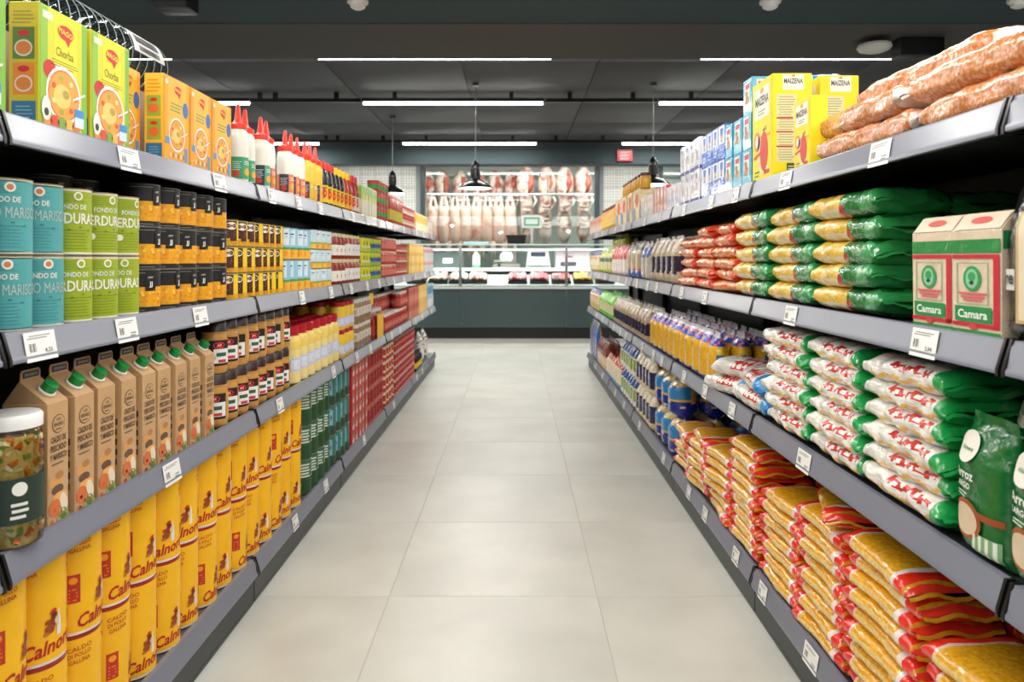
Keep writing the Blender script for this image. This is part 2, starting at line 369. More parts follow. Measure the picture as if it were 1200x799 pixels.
def pendant(x, y, ztop, zb, label, s=1.0):
    r = empty('pendant_lamp', (x, y, zb)); tag(r, label, 'lamp', 'black industrial pendant lamps')
    a = MB(); R = .165*s
    a.lathe([(R, 0, '161718'), (R*.98, .012), (R*.80, .045), (R*.50, .075), (R*.30, .088), (.045*s, .095), (.045*s, .21), (.036*s, .24), (.02*s, .262), (.012*s, .275)], 32, fin='sheen', cap0=False)
    a.obj('shade', r)
    b = MB(); b.lathe([(R*.97, .004, 'ECEBE4'), (R*.78, .04), (R*.48, .068), (.04, .086)], 32, fin='sheen', cap0=False); b.obj('reflector', r)
    c = MB(); c.lathe([(.0, .02, 'FFF6E6', 'glow'), (.03, .028), (.04, .05), (.03, .075), (.015, .088)], 14, cap0=False); c.obj('bulb', r)
    h = MB()
    for k in range(10): h.lathe([(.046*s, .105+.009*k, '3A3B3D'), (.049*s, .108+.009*k), (.046*s, .111+.009*k)], 20, fin='sheen', cap0=False, cap1=False)
    h.obj('cooling_fins', r)
    d = MB(); d.tube([(0, 0, .27), (0, 0, ztop-zb)], .005, 6, '8F9294'); d.obj('cable', r)
    e = MB(); e.lathe([(.03, ztop-zb-.03, '151617'), (.035, ztop-zb-.001)], 14); e.obj('ceiling_rose', r)
    l = bpy.data.lights.new('pendant_light', 'POINT'); l.energy = 12; l.shadow_soft_size = .04; l.color = (1, .95, .88)
    lo = bpy.data.objects.new('pendant_light', l); COL.objects.link(lo); lo.parent = r; lo.location = (0, 0, .0)
PY = 868*(2.94-H)/206
pendant(-.055*PY, PY, 2.938, H+82*PY/868, 'black pendant lamp hanging in front of the hanging carcasses, middle one')
pendant(.185*PY, PY, 2.938, H+86*PY/868, 'black pendant lamp hanging right of the red sign')
PY = 868*(2.94-H)/167
pendant(-.167*PY, PY, 2.938, H+76*PY/868, 'black pendant lamp hanging at the left, farthest from the camera')

m = MB(); m.bbox(-.11, .11, -.015, .015, -.085, .085, 'B3202A', 'plastic')
mp = lambda u, v, l: (u, -.015-l, v)
for k in range(3): m.lines(mp, -.08, .08, -.06+k*.045, -.03+k*.045, 2, 'F0C8C8', .001, .5, seed=k)
o = m.obj('fire_sign', loc=(1.565, 10.69, 2.72)); tag(o, 'small red safety sign on the dark bulkhead', 'sign')
def detector(x, y, z, label):
    r = empty('smoke_detector', (x, y, z)); tag(r, label, 'smoke detector', 'ceiling smoke detectors')
    a = MB(); a.lathe([(.055, -.012, 'E6E4DE'), (.055, 0)], 20, fin='plastic'); a.obj('base', r)
    b = MB(); b.lathe([(.022, -.045, 'EDEBE6'), (.038, -.035), (.045, -.012)], 20, fin='plastic'); b.obj('sensor_head', r)
detector(-.83, 3.88, 2.58, 'round white smoke detector on the low ceiling left of centre')
detector(1.33, 3.88, 2.58, 'round white smoke detector on the low ceiling right of centre')
detector(2.62, 3.86, 2.58, 'round white smoke detector on the low ceiling at far right')
r = empty('ceiling_speaker', (-1.7, 3.7, 2.58)); tag(r, 'small black box speaker under the low ceiling at left', 'speaker')
m = MB(); m.bbox(-.085, .085, -.07, .07, -.115, -.012, '0E0F10', 'plastic', b=.006); m.obj('speaker_body', r)
m = MB(); m.box(-.03, .03, -.03, .03, -.0125, 0, '1A1B1C', 'plastic'); m.obj('bracket', r)
m = MB(); m.box(-.02, .02, -.0715, -.0705, -.075, -.065, 'E8E8E8', 'plastic'); m.obj('badge', r)
r = empty('wifi_unit', (2.2, 4.55, 2.573)); tag(r, 'white ceiling dome unit with black bracket under the grey beam', 'ceiling unit')
m = MB(); m.lathe([(.055, -.075, 'E9E7E1'), (.09, -.062), (.1, -.045), (.095, -.03)], 28, fin='plastic'); m.obj('housing', r)
m = MB(); m.box(-.04, .04, -.03, .03, -.03, 0, '121314', 'plastic'); m.obj('bracket', r)
m = MB(); m.bbox(.13, .40, -.06, .06, -.11, -.002, '0C0D0E', 'plastic', b=.004); m.obj('junction_box', r)

# ------------------------------------------------------------------ meat counter
CY = 11.36
r = empty('meat_counter', (0, CY, 0)); tag(r, 'long dark green meat counter with glass display at the aisle end', 'counter')
for i, (x0, x1) in enumerate(((-3.4, -.86), (-.85, .76), (.77, 3.4))):
    m = MB(); m.bbox(x0, x1, 0, .03, .17, .765, '3F4F50', 'sheen', b=.003); m.obj('front_panel', r)
m = MB(); m.box(-3.4, 3.4, .05, .09, 0, .17, '141515', 'plastic'); m.obj('kick_plate', r)
m = MB(); m.box(-3.4, 3.4, -.02, .85, .766, .80, 'C9CCC9', 'sheen'); m.obj('front_ledge', r)
m = MB(); m.box(-3.4, 3.4, .04, .06, .806, 1.44, 'E8F2EE', 'pane'); m.obj('glass_panel', r)
m = MB(); m.box(-3.4, 3.4, .0, .32, 1.44, 1.455, 'D7E6DF', 'sheen'); m.obj('glass_shelf', r)
for x in (-.86, .77, -2.4, 2.4):
    m = MB(); m.box(x-.022, x+.022, .0, .045, .77, 1.44, '9AA09C', 'metal'); m.obj('glass_post', r)
m = MB(); m.box(-3.4, 3.4, .62, 1.1, 1.035, 1.075, 'E6E6E2', 'sheen'); m.box(-3.4, 3.4, .60, .62, 1.03, 1.08, 'EDEDEA', 'sheen'); m.obj('service_ledge', r)
m = MB(); m.box(-3.4, 3.4, .70, .74, .80, 1.03, '2B2C2C', 'plastic'); m.obj('rear_board', r)
m = MB(); m.add([(-3.4, .075, .802), (3.4, .075, .802), (3.4, .60, .802), (-3.4, .60, .802), (-3.4, .075, .82), (3.4, .075, .82), (3.4, .60, .97), (-3.4, .60, .97)], [(0, 3, 2, 1), (4, 5, 6, 7), (0, 1, 5, 4), (1, 2, 6, 5), (2, 3, 7, 6), (3, 0, 4, 7)], 'D0D0CC', 'sheen'); m.obj('display_deck', r)
m = MB(); m.box(-3.4, 3.4, 0, .03, 1.36, 1.385, 'FFFFFF', 'glow'); m.obj('strip_lamp', r, loc=(0, .28, 0))
l = bpy.data.lights.new('counter_light', 'AREA'); l.shape = 'RECTANGLE'; l.size = 6; l.size_y = .1; l.energy = COUNTER_W*1.3
lo = bpy.data.objects.new('counter_light', l); COL.objects.link(lo); lo.parent = r; lo.location = (0, .3, 1.35)
rnd = random.Random(5)
def lump(m, x, y, z, rx, ry, rz, col, fin='meat', n=9):
    P = []
    for k in range(1, 5):
        ph = PI*k/5-PI/2
        for i in range(n):
            a = 2*PI*i/n; q = 1+rnd.uniform(-.12, .12); P.append((x+rx*math.cos(ph)*math.cos(a)*q, y+ry*math.cos(ph)*math.sin(a)*q, z+rz*(1+math.sin(ph))))
    Fc = [(k*n+i, k*n+(i+1) % n, (k+1)*n+(i+1) % n, (k+1)*n+i) for k in range(3) for i in range(n)]+[tuple(range(n-1, -1, -1)), tuple(3*n+i for i in range(n))]
    m.add(P, Fc, col, fin)
def tray(x, name, cat, cols, label, k=5, wd=.3):
    r = empty(name, (x, CY+.34, .902)); r.rotation_euler = (.278, 0, 0); tag(r, label, cat, 'trays in the glass meat display')
    m = MB(); m.box(-wd/2, wd/2, -.22, .22, 0, .008, '1E1E1E', 'plastic')
    for a in ((-wd/2, -wd/2+.008, -.22, .22), (wd/2-.008, wd/2, -.22, .22), (-wd/2, wd/2, -.22, -.212), (-wd/2, wd/2, .212, .22)): m.box(*a, .008, .035, '1E1E1E', 'plastic')
    m.obj('tray', r)
    for i in range(k):
        m = MB(); cx = -wd/2+.05+(wd-.1)*i/(k-1); lump(m, 0, 0, 0, .042, .19, rnd.uniform(.035, .055), rnd.choice(cols)); m.obj('meat_piece', r, loc=(cx, 0, .009), angle=180)
for i, x in enumerate((.02, .36, .70, 1.04, 1.38)):
    red = i < 3
    tray(x, 'meat_tray', 'meat', ['C8505A', 'D8707A', 'E08A90'] if red else ['E0A030', 'D99428', 'E8B050'],
         f'black tray of {"red meat cuts" if red else "orange marinated pieces"}, {["first","second","third","fourth","fifth"][i]} from the left behind glass')
for i, x in enumerate((-1.55, -1.22, -.9, -.6)):
    tray(x, 'meat_tray', 'meat', ['E8D8CC', 'F0E4DC', 'D9A890'], f'black tray of pale poultry pieces, {["first","second","third","fourth"][i]} from the left behind glass')
for i, x in enumerate((.62, 1.2)):
    m = MB(); m.box(-.05, .05, -.005, .005, .0, .07, 'F4F2EE', 'print'); m.box(-.006, .006, -.004, .004, -.08, 0, 'C8C8C8', 'plastic')
    o = m.obj('price_card', loc=(x, CY+.20, .97-.06)); tag(o, f'white price card standing in the meat display, {"left" if i==0 else "right"} one', 'card', 'price cards in the meat display')
def on_ledge(name, x, label, cat, parts, y=CY+.86, z=1.077):
    r = empty(name, (x, y, z)); tag(r, label, cat)
    for pn, fn in parts: m = MB(); fn(m); m.obj(pn, r)
on_ledge('storage_crate', -1.12, 'dark grey crate with white card behind the counter at left', 'crate',
         [('crate_body', lambda m: m.bbox(-.26, .26, -.12, .12, 0, .26, '55605F', 'plastic', b=.01)), ('card', lambda m: m.box(-.08, .08, -.125, -.121, .08, .16, 'F2F2F2'))])
on_ledge('cleaning_bottle', -.66, 'white bottle with green base band behind the counter', 'bottle',
         [('bottle_body', lambda m: m.lathe([(.06, 0, '6FC08A'), (.065, .05, 'EFEFEA'), (.065, .2), (.03, .25), (.025, .27)], 16)), ('cap', lambda m: m.lathe([(.028, .27, 'D8E8DC'), (.028, .31)], 12))])
on_ledge('meat_slicer', -.16, 'silver meat slicer behind the glass counter', 'slicer',
         [('base', lambda m: m.bbox(-.22, .22, -.15, .15, 0, .08, 'B8B0A8', 'metal', b=.01)), ('blade', lambda m: m.tube([(0, -.04, .18), (0, -.02, .18)], .11, 24, 'D8D8DC', 'metal')),
          ('carriage', lambda m: m.box(-.2, .05, -.14, -.06, .1, .13, 'C9BFB4', 'metal')), ('motor', lambda m: m.bbox(-.06, .16, .0, .14, .08, .26, '8C7F78', 'plastic')), ('knob', lambda m: m.tube([(-.12, -.15, .05), (-.12, -.18, .05)], .025, 12, '222222'))])
on_ledge('weighing_scale', .36, 'white counter scale with sloped dark display behind glass', 'scale',
         [('scale_body', lambda m: m.add([(-.2, -.15, 0), (.2, -.15, 0), (.2, .15, 0), (-.2, .15, 0), (-.17, -.02, .28), (.17, -.02, .28), (.17, .12, .28), (-.17, .12, .28)],
                                         [(0, 3, 2, 1), (4, 5, 6, 7), (0, 1, 5, 4), (1, 2, 6, 5), (2, 3, 7, 6), (3, 0, 4, 7)], 'E6E2DE', 'plastic')),
          ('display', lambda m: m.add([(-.12, -.066, .19), (.12, -.066, .19), (.12, -.03, .26), (-.12, -.03, .26)], [(0, 1, 2, 3)], '4A4E66', 'sheen')),
          ('pan', lambda m: m.box(-.19, .19, -.2, -.151, .03, .045, '55505A', 'metal'))])
on_ledge('wrapping_machine', .92, 'pale pink boxed wrapping machine at right behind counter', 'machine',
         [('cabinet', lambda m: m.bbox(-.28, .28, -.14, .14, 0, .33, 'C9BCC4', 'plastic', b=.01)), ('keypad', lambda m: m.box(-.2, .06, -.1425, -.14, .03, .1, '3C3A3C')), ('badge', lambda m: m.box(-.1, 0, -.1425, -.14, .17, .2, 'A05060'))])
on_ledge('dark_oven', 1.45, 'dark shelf box with brown goods, right end behind counter', 'box', [('box_body', lambda m: m.bbox(-.15, .15, -.12, .12, 0, .26, '3A3630', 'plastic')), ('door', lambda m: m.box(-.12, .12, -.124, -.12, .04, .22, '7A6A40', 'sheen'))])
on_ledge('black_tub', -.02+.27-.25, 'black plastic tub on top of the counter glass', 'tub',
         [('tub_body', lambda m: m.add([(-.13, -.1, 0), (.13, -.1, 0), (.13, .1, 0), (-.13, .1, 0), (-.155, -.12, .13), (.155, -.12, .13), (.155, .12, .13), (-.155, .12, .13)],
                                       [(0, 3, 2, 1), (4, 5, 6, 7), (0, 1, 5, 4), (1, 2, 6, 5), (2, 3, 7, 6), (3, 0, 4, 7)], '17181A', 'plastic')), ('rim', lambda m: m.box(-.16, .16, -.125, .125, .13, .138, '202225', 'plastic'))], y=CY+.16, z=1.456)
on_ledge('film_roll', -.62, 'pale blue folded wrapping film lying on counter glass', 'film', [('film_sheet', lambda m: m.bbox(-.2, .2, -.08, .08, 0, .035, 'A8DCE0', 'sheen', b=.01))], y=CY+.16, z=1.456)
on_ledge('scale_display', .24, 'white sign with green framed display standing above the counter', 'display',
         [('panel', lambda m: m.bbox(-.155, .155, -.03, .03, .25, .45, 'ECE9E4', 'plastic', b=.005)), ('screen_frame', lambda m: m.box(-.12, .12, -.033, -.03, .285, .415, '4FAE86', 'plastic')),
          ('screen', lambda m: m.box(-.095, .095, -.035, -.033, .31, .39, 'E4F6EC', 'plastic')), ('stem', lambda m: m.box(-.02, .02, -.02, .02, .0, .25, 'C8C8C8', 'plastic'))], y=CY+.2, z=1.456)

for q, x in enumerate((-2.3, 0, 2.3)):  # unseen lamps added behind the bulkhead to brighten the tiled back wall
    tube_lamp(x, 11.95, 2.86, f'unseen linear lamp added behind the bulkhead over the counter, {["left","middle","right"][q]}', 1.87, 1.1, .1, 'unseen lamps added over the counter')
# hanging carcasses in the cold room
mat('meat2', .45, noise=.75, scale=5, tint='C8685A', lohi=(.56, .72), bump=.3, bscale=20)
def rail_hang(y, z, label):
    m = MB(); m.tube([(-2.6, y, z), (4.2, y, z)], .022, 8, 'D8DADA', 'metal')
    for x in (-2.2, -.8, .6, 2.0, 3.8): m.tube([(x, y, z), (x, y, 3.3)], .012, 6, 'D8DADA', 'metal')
    tag(m.obj('meat_rail'), label, 'rail', 'steel meat rails in the cold room')
rail_hang(13.75, 2.42, 'lower steel rail in the cold room carrying small white carcasses')
rail_hang(14.35, 3.0, 'upper steel rail in the cold room carrying big red carcasses')
def small_carcass(x, label):
    r = empty('small_carcass', (x, 13.75, 2.42)); tag(r, label, 'carcass', 'small pale carcasses hanging in a row')
    m = MB(); j = rnd.uniform(-.02, .02)
    m.tube([(0, 0, -.22), (0, 0, -.34), (j, .0, -.52), (j, 0, -.75), (0, 0, -.95), (0, 0, -1.08)], [.04, .10, .105, .125, .10, .04], 12, 'EDBFAE', 'meat2')
    for s in (-1, 1):
        m.tube([(s*.02, 0, -.04), (s*.045, 0, -.14), (s*.06, -.01, -.26), (s*.05, 0, -.42)], [.014, .022, .048, .06], 8, 'F2D4C6', 'meat2')
        m.tube([(s*.06, -.03, -.86), (s*.085, -.07, -1.0), (s*.07, -.08, -1.15), (s*.065, -.08, -1.24)], [.04, .035, .02, .014], 8, 'EBC8BC', 'meat2')
    m.obj('body', r, angle=180)
    h = MB(); h.tube([(0, 0, .03), (.02, 0, .01), (0, 0, -.05)], .006, 6, 'D0D0D0', 'metal'); h.obj('hook', r)
for i in range(8):
    small_carcass(-1.55+i*.205+rnd.uniform(-.01, .01), f'small pale skinned carcass on the lower rail, {["first","second","third","fourth","fifth","sixth","seventh","eighth"][i]} from the left')
def big_carcass(x, y, zt, s, label, g='large red and white beef quarters'):
    r = empty('beef_quarter', (x, y, zt)); tag(r, label, 'carcass', g); j = rnd.uniform(-.03, .03)
    m = MB()
    m.tube([(0, 0, -.02*s), (0, 0, -.12*s), (j, 0, -.3*s), (j, -.02, -.5*s), (0, 0, -.75*s), (-j, 0, -1.1*s), (0, 0, -1.45*s), (0, 0, -1.65*s)], [.05*s, .13*s, .20*s, .19*s, .13*s, .15*s, .14*s, .05*s], 14, 'EBD2C6', 'meat')
    m.tube([(.06*s, -.1, -.2*s), (.08*s, -.17*s, -.4*s), (.03*s, -.15*s, -.62*s)], [.06*s, .075*s, .03*s], 8, 'C8705E', 'meat')
    m.tube([(.12*s, -.05, -.6*s), (.2*s, -.1, -.75*s), (.1*s, -.12, -.95*s)], [.03*s, .025*s, .015*s], 8, 'F4E6DE', 'meat')
    m.obj('body', r, angle=180)
    k = MB()
    for q in range(6): k.tube([(-.10*s, -.115*s, -(.85+.09*q)*s), (0, -.165*s, -(.87+.09*q)*s), (.10*s, -.115*s, -(.85+.09*q)*s)], .012*s, 6, 'F6ECE4', 'meat')
    k.obj('rib_cage', r)
    h = MB(); h.tube([(0, 0, .05), (.03, 0, .02), (0, 0, -.06)], .009, 6, 'D0D0D0', 'metal'); h.obj('hook', r)
for i, x in enumerate((-1.75, -1.42, -1.08, -.74, -.42, -.1)):
    big_carcass(x, 14.45, 2.96, .78, f'large carcass hanging behind the small ones, {["first","second","third","fourth","fifth","sixth"][i]} from the left', 'large carcasses behind the small ones')
for i, x in enumerate((.20, .56, .92, 1.28)):
    big_carcass(x, 14.1, 3.0, .9, f'big beef quarter hanging at the right of the window, {["first","second","third","fourth"][i]} from the left')
for q, (x, wd) in enumerate(((-.6, 2.6), (1.6, 1.2), (3.2, 1.2))):
    tube_lamp(x, 13.3, 3.16, f'bright lamp inside the cold room, {["left","middle","right"][q]}', wd, COUNTER_W/TUBE_W*(1.0 if q == 0 else .5), .1, 'cold room lamps')
# ================================================================== PRODUCT MAKERS
# local frame of a product: base centre at the origin, front towards +x, seen from the front "right" is +y
def fr(D): return lambda u, v, l: (D/2+l, u, v)
def sd(W, s=-1): return (lambda u, v, l: (u, -W/2-l, v)) if s < 0 else (lambda u, v, l: (-u, W/2+l, v))
def cyl(r, a0=0): return lambda u, v, l: ((r+l)*math.cos(a0+u/r), (r+l)*math.sin(a0+u/r), v)

def box_product(name, W, D, Hh, col, front=None, side=None, top=None, fin='print', part='printed_side'):
    m = MB(); m.bbox(-D/2, D/2, -W/2, W/2, 0, Hh, col, fin, b=.0015)
    if top: m.rect(lambda u, v, l: (u, v, Hh+l), -D/2+.004, D/2-.004, -W/2+.004, W/2-.004, top)
    if front: front(m, fr(D), W, Hh)
    root = m.obj(name, link=False); kids = []
    if side:
        for s in (-1, 1):
            q = MB(); q.rect(sd(W, s), -D/2+.002, D/2-.002, .002, Hh-.002, col, .0003, fin); side(q, sd(W, s), D, Hh)
            kids.append(q.obj(part, link=False))
    return proto(root, *kids)

def can(name, r, h, bands, deco=None, top='C9C7C2', n=22, rims=True):
    m = MB(); e = .0016
    m.lathe([(r-.001, 0, 'B8B6B0', 'metal'), (r+.0003, .001), (r+.0003, e), (r-.002, e+.001), (r-.002, h-e-.001), (r+.0005, h-e, top), (r+.0005, h-.001), (r-.002, h), (r-.004, h-.003), (r*.5, h-.003)], n, fin='metal')
    root = m.obj(name, link=False)
    q = MB(); pr = []
    for z0, z1, c, *fn in bands: pr += [(r-.0008, e+.001+(h-2*e-.002)*z0, c, fn[0] if fn else 'print'), (r-.0008, e+.001+(h-2*e-.002)*z1)]
    q.lathe(pr, n, fin='print', cap0=False, cap1=False)
    if deco: deco(q, r-.0008, h)
    return proto(root, q.obj('paper_label', link=False))

def jar(name, prof, fin, col, lid, lidcol, label=None, deco=None, n=20, lidfin='plastic', lidname='lid'):
    m = MB(); m.lathe([(p[0], p[1]) + tuple(p[2:]) for p in prof], n, fin=fin, col=col); root = m.obj(name, link=False); K = []
    q = MB(); q.lathe(lid, n, fin=lidfin, col=lidcol); K.append(q.obj(lidname, link=False))
    if label:
        r, z0, z1, c = label[:4]; q = MB(); q.lathe([(r+.0006, z0, c), (r+.0006, z1)], n, fin='print', cap0=False, cap1=False)
        if deco: deco(q, r+.0006, z0, z1)
        K.append(q.obj('label', link=False))
    return proto(root, *K)

def bag(name, L, W, T, colfn, seed=1, standing=False, nS=22, nA=20, ex=2.7, deco=None, sag=0, seal=None, crink=.004, lumpy=0):
    """filled film bag. s runs along the long axis (0..1), a round it. a=0: +wide side, a=pi/2: top/front"""
    rd = random.Random(seed); ph = [rd.uniform(0, 6.28) for _ in range(6)]
    def tp(s):
        e = .07
        if standing:
            lo = min(1, (.35+s/.12)) if s < .12 else 1; hi = max(.02, min(1, ((1-s)/.30)**.75)) if s > .70 else 1
            if s > .955: hi = .02
            return lo*hi
        q = min(s, 1-s)
        if q < .016: return .03
        return min(1, ((q-.016)/.10+.30)**.5)
    def wp(s):
        q = min(s, 1-s)
        if standing: return 1-.03*math.sin(s*7+ph[0]) - (.04 if s > .7 else 0)
        return (1 if q < .05 else .97+.03*math.sin(s*9+ph[1]))*(1-.05*(q < .02))
    def tw(s, a):
        return 1+lumpy*(math.sin(s*23+ph[2])*math.sin(3*a+ph[3]))
    def P(s, a, l=0):
        c, d = math.cos(a), math.sin(a); k = (abs(c)**ex+abs(d)**ex)**(-1/ex)
        x = (W/2*wp(s)+l)*c*k*tw(s, a); z = (T/2*tp(s)+l)*d*k*tw(s, a)
        q = min(s, 1-s) if not standing else 1-s
        wr = crink*math.exp(-q*9)*(math.sin(c*6+ph[4]) if q < .03 else math.sin(c*6+ph[4])*.5+.5*math.sin(a*7+ph[4]+s*20))
        z += wr+.0012*math.sin(s*37+a*5+ph[5])
        if standing: return (z, x, s*L)
        return (x, (s-.5)*L, T/2+z-sag*(abs(2*s-1)**2)*T)
    V = [P(i/nS, 2*PI*j/nA) for i in range(nS+1) for j in range(nA)]; m = MB()
    for i in range(nS):
        for j in range(nA):
            s = (i+.5)/nS; a = 2*PI*(j+.5)/nA; c = colfn(s, a, rd); 
            if isinstance(c, str): c = (c, 'film')
            q = (i*nA+j, i*nA+(j+1) % nA, (i+1)*nA+(j+1) % nA, (i+1)*nA+j)
            m.f.append(q if standing else q[::-1]); m.c.append(lin(c[0])); m.m.append(m.slot(c[1]))
    m.v = V[:]
    m.f += [tuple(range(nA)), tuple(nS*nA+j for j in range(nA-1, -1, -1))]; m.c += [m.c[0], m.c[-1]]; m.m += [m.m[0], m.m[-1]]
    if not standing: m.f[-2], m.f[-1] = m.f[-2][::-1], m.f[-1][::-1]
    root = m.obj(name, link=False, angle=75); K = []
    sc = seal or (colfn(.5, 1, rd) if isinstance(colfn(.5, 1, rd), str) else colfn(.5, 1, rd)[0])
    for en in ((1,) if standing else (0, 1)):      # crimped end seals
        q = MB(); n_ = 16; V = []; s_ = .995 if en else .005
        cs = colfn(.97 if en else .02, 1, rd); cs = cs if isinstance(cs, str) else cs[0]
        for j in range(2):
            for th_ in (-.0007, .0007):
                for i in range(n_+1):
                    u = (i/n_-.5)*W*.93; wv = crink*math.sin(u/(W/2)*6+ph[4])+.0015*j*math.sin(i*2.9+ph[2])
                    if standing: V.append((wv+th_, u, L*.985+j*.016))
                    else: V.append((u, (1 if en else -1)*(L*.492+j*.010), T/2+wv+th_-.006*j))
        k_ = n_+1; Q = []
        for i in range(n_): Q += [(i, i+1, 2*k_+i+1, 2*k_+i), (k_+i, 3*k_+i, 3*k_+i+1, k_+i+1), (2*k_+i, 2*k_+i+1, 3*k_+i+1, 3*k_+i)]
        q.add(V, Q, cs, 'film'); K.append(q.obj('end_seal', link=False, angle=75))
    if deco:
        q = MB()
        def front(u, v, l):   # on the broad face: u across, v along
            s = max(.001, min(.999, v/L)) if standing else max(.001, min(.999, v/L+.5)); x = max(-.97, min(.97, u/(W/2)))
            t = T/2*tp(s)*(1-abs(x)**ex)**(1/ex)+.0028+l+crink*math.exp(-(1-s if standing else min(s, 1-s))*9)
            return (t, u, v) if standing else (-u, v, T/2+t)
        deco(q, front, W, L); K.append(q.obj('printed_panel', link=False, angle=75))
    return proto(root, *K)

# side helper: world placement
Lf, Rf = XL+.02, XR+.02          # front plane of the products
def py(x, X=None): return F*(X or (Lf if x < 605 else Rf))/abs(605-x)
def TN(n): return ['bottom', 'middle', 'top'] if n == 3 else (['bottom', 'top'] if n == 2 else ['bottom', 'second', 'third', 'fourth', 'fifth', 'sixth', 'seventh', 'eighth', 'ninth', 'tenth'])
RW = ['front row', 'second row', 'third row', 'fourth row']
LAB = set()
def run(P, side, shelf, Ys, depth, desc, cat, group, tiers=1, th=0, rows=1, rowstep=None, rot=None, jx=.004, jr=.04, X0=None, tierof=None, dz=0, noun=None, seed=None):
    """line up copies along the shelf. Ys: centres; tiers stacked by th; rows going back"""
    rd = random.Random(seed if seed is not None else hash(len(desc)*31+shelf) & 255); pr = P if isinstance(P, list) else [P]
    for r in range(rows):
        for i, y in enumerate(Ys):
            nt = tierof(i, r) if tierof else tiers
            bx = rd.uniform(-jx, 0)
            for t in range(nt):
                X = (X0 or (Lf if side < 0 else Rf))+depth/2+r*(rowstep or depth+.004)-bx+rd.uniform(0, jx*.4)
                lab = desc + (', '+ORD[i] if len(Ys) > 1 and i < 20 else '')
                if max(tiers, nt) > 1: lab += f', {TN(max(tiers, 1))[t] if t < len(TN(max(tiers,1))) else "uppermost"} tier'
                if rows > 1: lab += ', '+RW[r]
                if lab in LAB: print('DUP LABEL', lab)
                LAB.add(lab)
                rz = (0 if side < 0 else PI)+rd.uniform(-jr, jr)+((rot(rd) if callable(rot) else rot) or 0)
                put(rd.choice(pr), (side*X, y, ZT[shelf]+dz+.0005+t*th), rz, label=lab, cat=cat, group=group)
def seq(y0, y1, n): return [y0+(y1-y0)*(i+.5)/n for i in range(n)]
TOC_L = -PI/2*.62     # turn of round packages so that their printed front looks towards the camera (left shelves)
TOC_R = PI/2*.62
# ================================================================== LEFT SHELVES
# ---- top shelf: soup mix boxes
def logo(m, mp, cu, cv, s):
    m.disc(mp, cu, cv, s, s*.55, 'D8241C', .0012); m.poly(mp, [(cu-s*.2, cv-s*.42), (cu+s*.35, cv-s*.95), (cu+s*.7, cv-s*.25)], 'D8241C', .0010)
    m.text(mp, 'MAGGI', cu, cv, s*.42, 'FFE04A', .0016, rot=-.12)
def bowl(m, mp, cu, cv, r, a='F2A23C', b='F8CE6E'):
    m.disc(mp, cu, cv, r, r*1.0, 'F6EFE8', .0012, n=22); m.disc(mp, cu, cv, r*.9, r*.88, 'D86A3A', .0014, n=22); m.disc(mp, cu, cv, r*.85, r*.83, a, .0016, n=22)
    m.disc(mp, cu-.1*r, cv-.05*r, r*.5, r*.42, b, .0018); m.disc(mp, cu+.1*r, cv+.05*r, r*.2, r*.16, 'B8A040', .002)
    for k in range(7): a_ = k*.9; m.disc(mp, cu+.65*r*math.cos(a_), cv+.6*r*math.sin(a_), r*.12, r*.1, ('E0522C', 'F8E08A', '9CB23A')[k % 3], .0021, n=8)
    m.poly(mp, [(cu+r*.5, cv), (cu+r*1.25, cv+r*.32), (cu+r*1.25, cv+r*.24), (cu+r*.5, cv-r*.1)], 'F0E8E0', .0022)
def chorba(m, mp, W, Hh):
    m.rect(mp, -W/2+.002, -W/2+W*.16, 0.002, Hh-.002, '8FBF3A'); m.rect(mp, W/2-W*.13, W/2-.002, .002, Hh-.002, '7FB83C')
    m.rect(mp, -W*.34, W*.37, .002, Hh-.002, 'D6D420'); m.rect(mp, -W*.22, W*.26, Hh*.42, Hh-.002, 'F0DE22', .0008)
    logo(m, mp, W*.02, Hh*.84, W*.17); m.text(mp, 'Chorba', 0, Hh*.66, Hh*.075, '2F4A28', w=W*.36, bold=False)
    m.lines(mp, -W*.3, W*.32, Hh*.535, Hh*.60, 3, '6A7A30', .001, .3)
    m.rect(mp, -W*.44, -W*.24, Hh*.89, Hh*.95, 'DDE8C8', .001)
    m.disc(mp, -W*.3, Hh*.48, W*.13, W*.12, 'C8281E', .001); m.disc(mp, -W*.12, Hh*.5, W*.08, W*.07, 'E9E2D6', .001)
    bowl(m, mp, -W*.02, Hh*.30, W*.36)
    for k, c in enumerate(('E89038', 'D84A30', '7FA83A', 'E8B858', 'D87A38')): m.disc(mp, -W*.36+k*W*.15, Hh*.06, W*.09, W*.08, c, .0019, n=10)
    m.rect(mp, W*.2, W*.40, Hh*.06, Hh*.22, 'D8E6F0', .0023); m.rect(mp, W*.2, W*.40, Hh*.15, Hh*.22, '3A8FD0', .0025)
    m.disc(mp, -W*.38, Hh*.15, W*.09, W*.15, 'F2EFE6', .0023); m.disc(mp, -W*.38, Hh*.12, W*.045, W*.05, '3A2A22', .0026)
def chorba_side(m, mp, D, Hh):
    m.rect(mp, -D*.48, D*.48, .004, Hh-.004, 'DCCB22', .0007)
    m.lines(mp, -D*.4, D*.4, Hh*.82, Hh*.94, 4, 'A59A30', .001, .4)
    for k, (z, c) in enumerate(((.53, 'A8C83A'), (.24, 'F0972A'))):
        m.rect(mp, -D*.36, D*.36, Hh*z, Hh*(z+.26), '5B8A30' if k == 0 else 'F0972A', .001); m.disc(mp, 0, Hh*(z+.21), D*.2, D*.11, 'D8241C', .0014, n=10)
        m.disc(mp, 0, Hh*(z+.09), D*.3, D*.28, 'F0E6DC', .0014); m.disc(mp, 0, Hh*(z+.09), D*.25, D*.22, 'E88A34', .0016)
    m.rect(mp, -D*.40, D*.40, Hh*.03, Hh*.19, '2C7FA8', .001); m.lines(mp, -D*.3, D*.34, Hh*.05, Hh*.17, 4, '9CC8DC', .0014, .25)
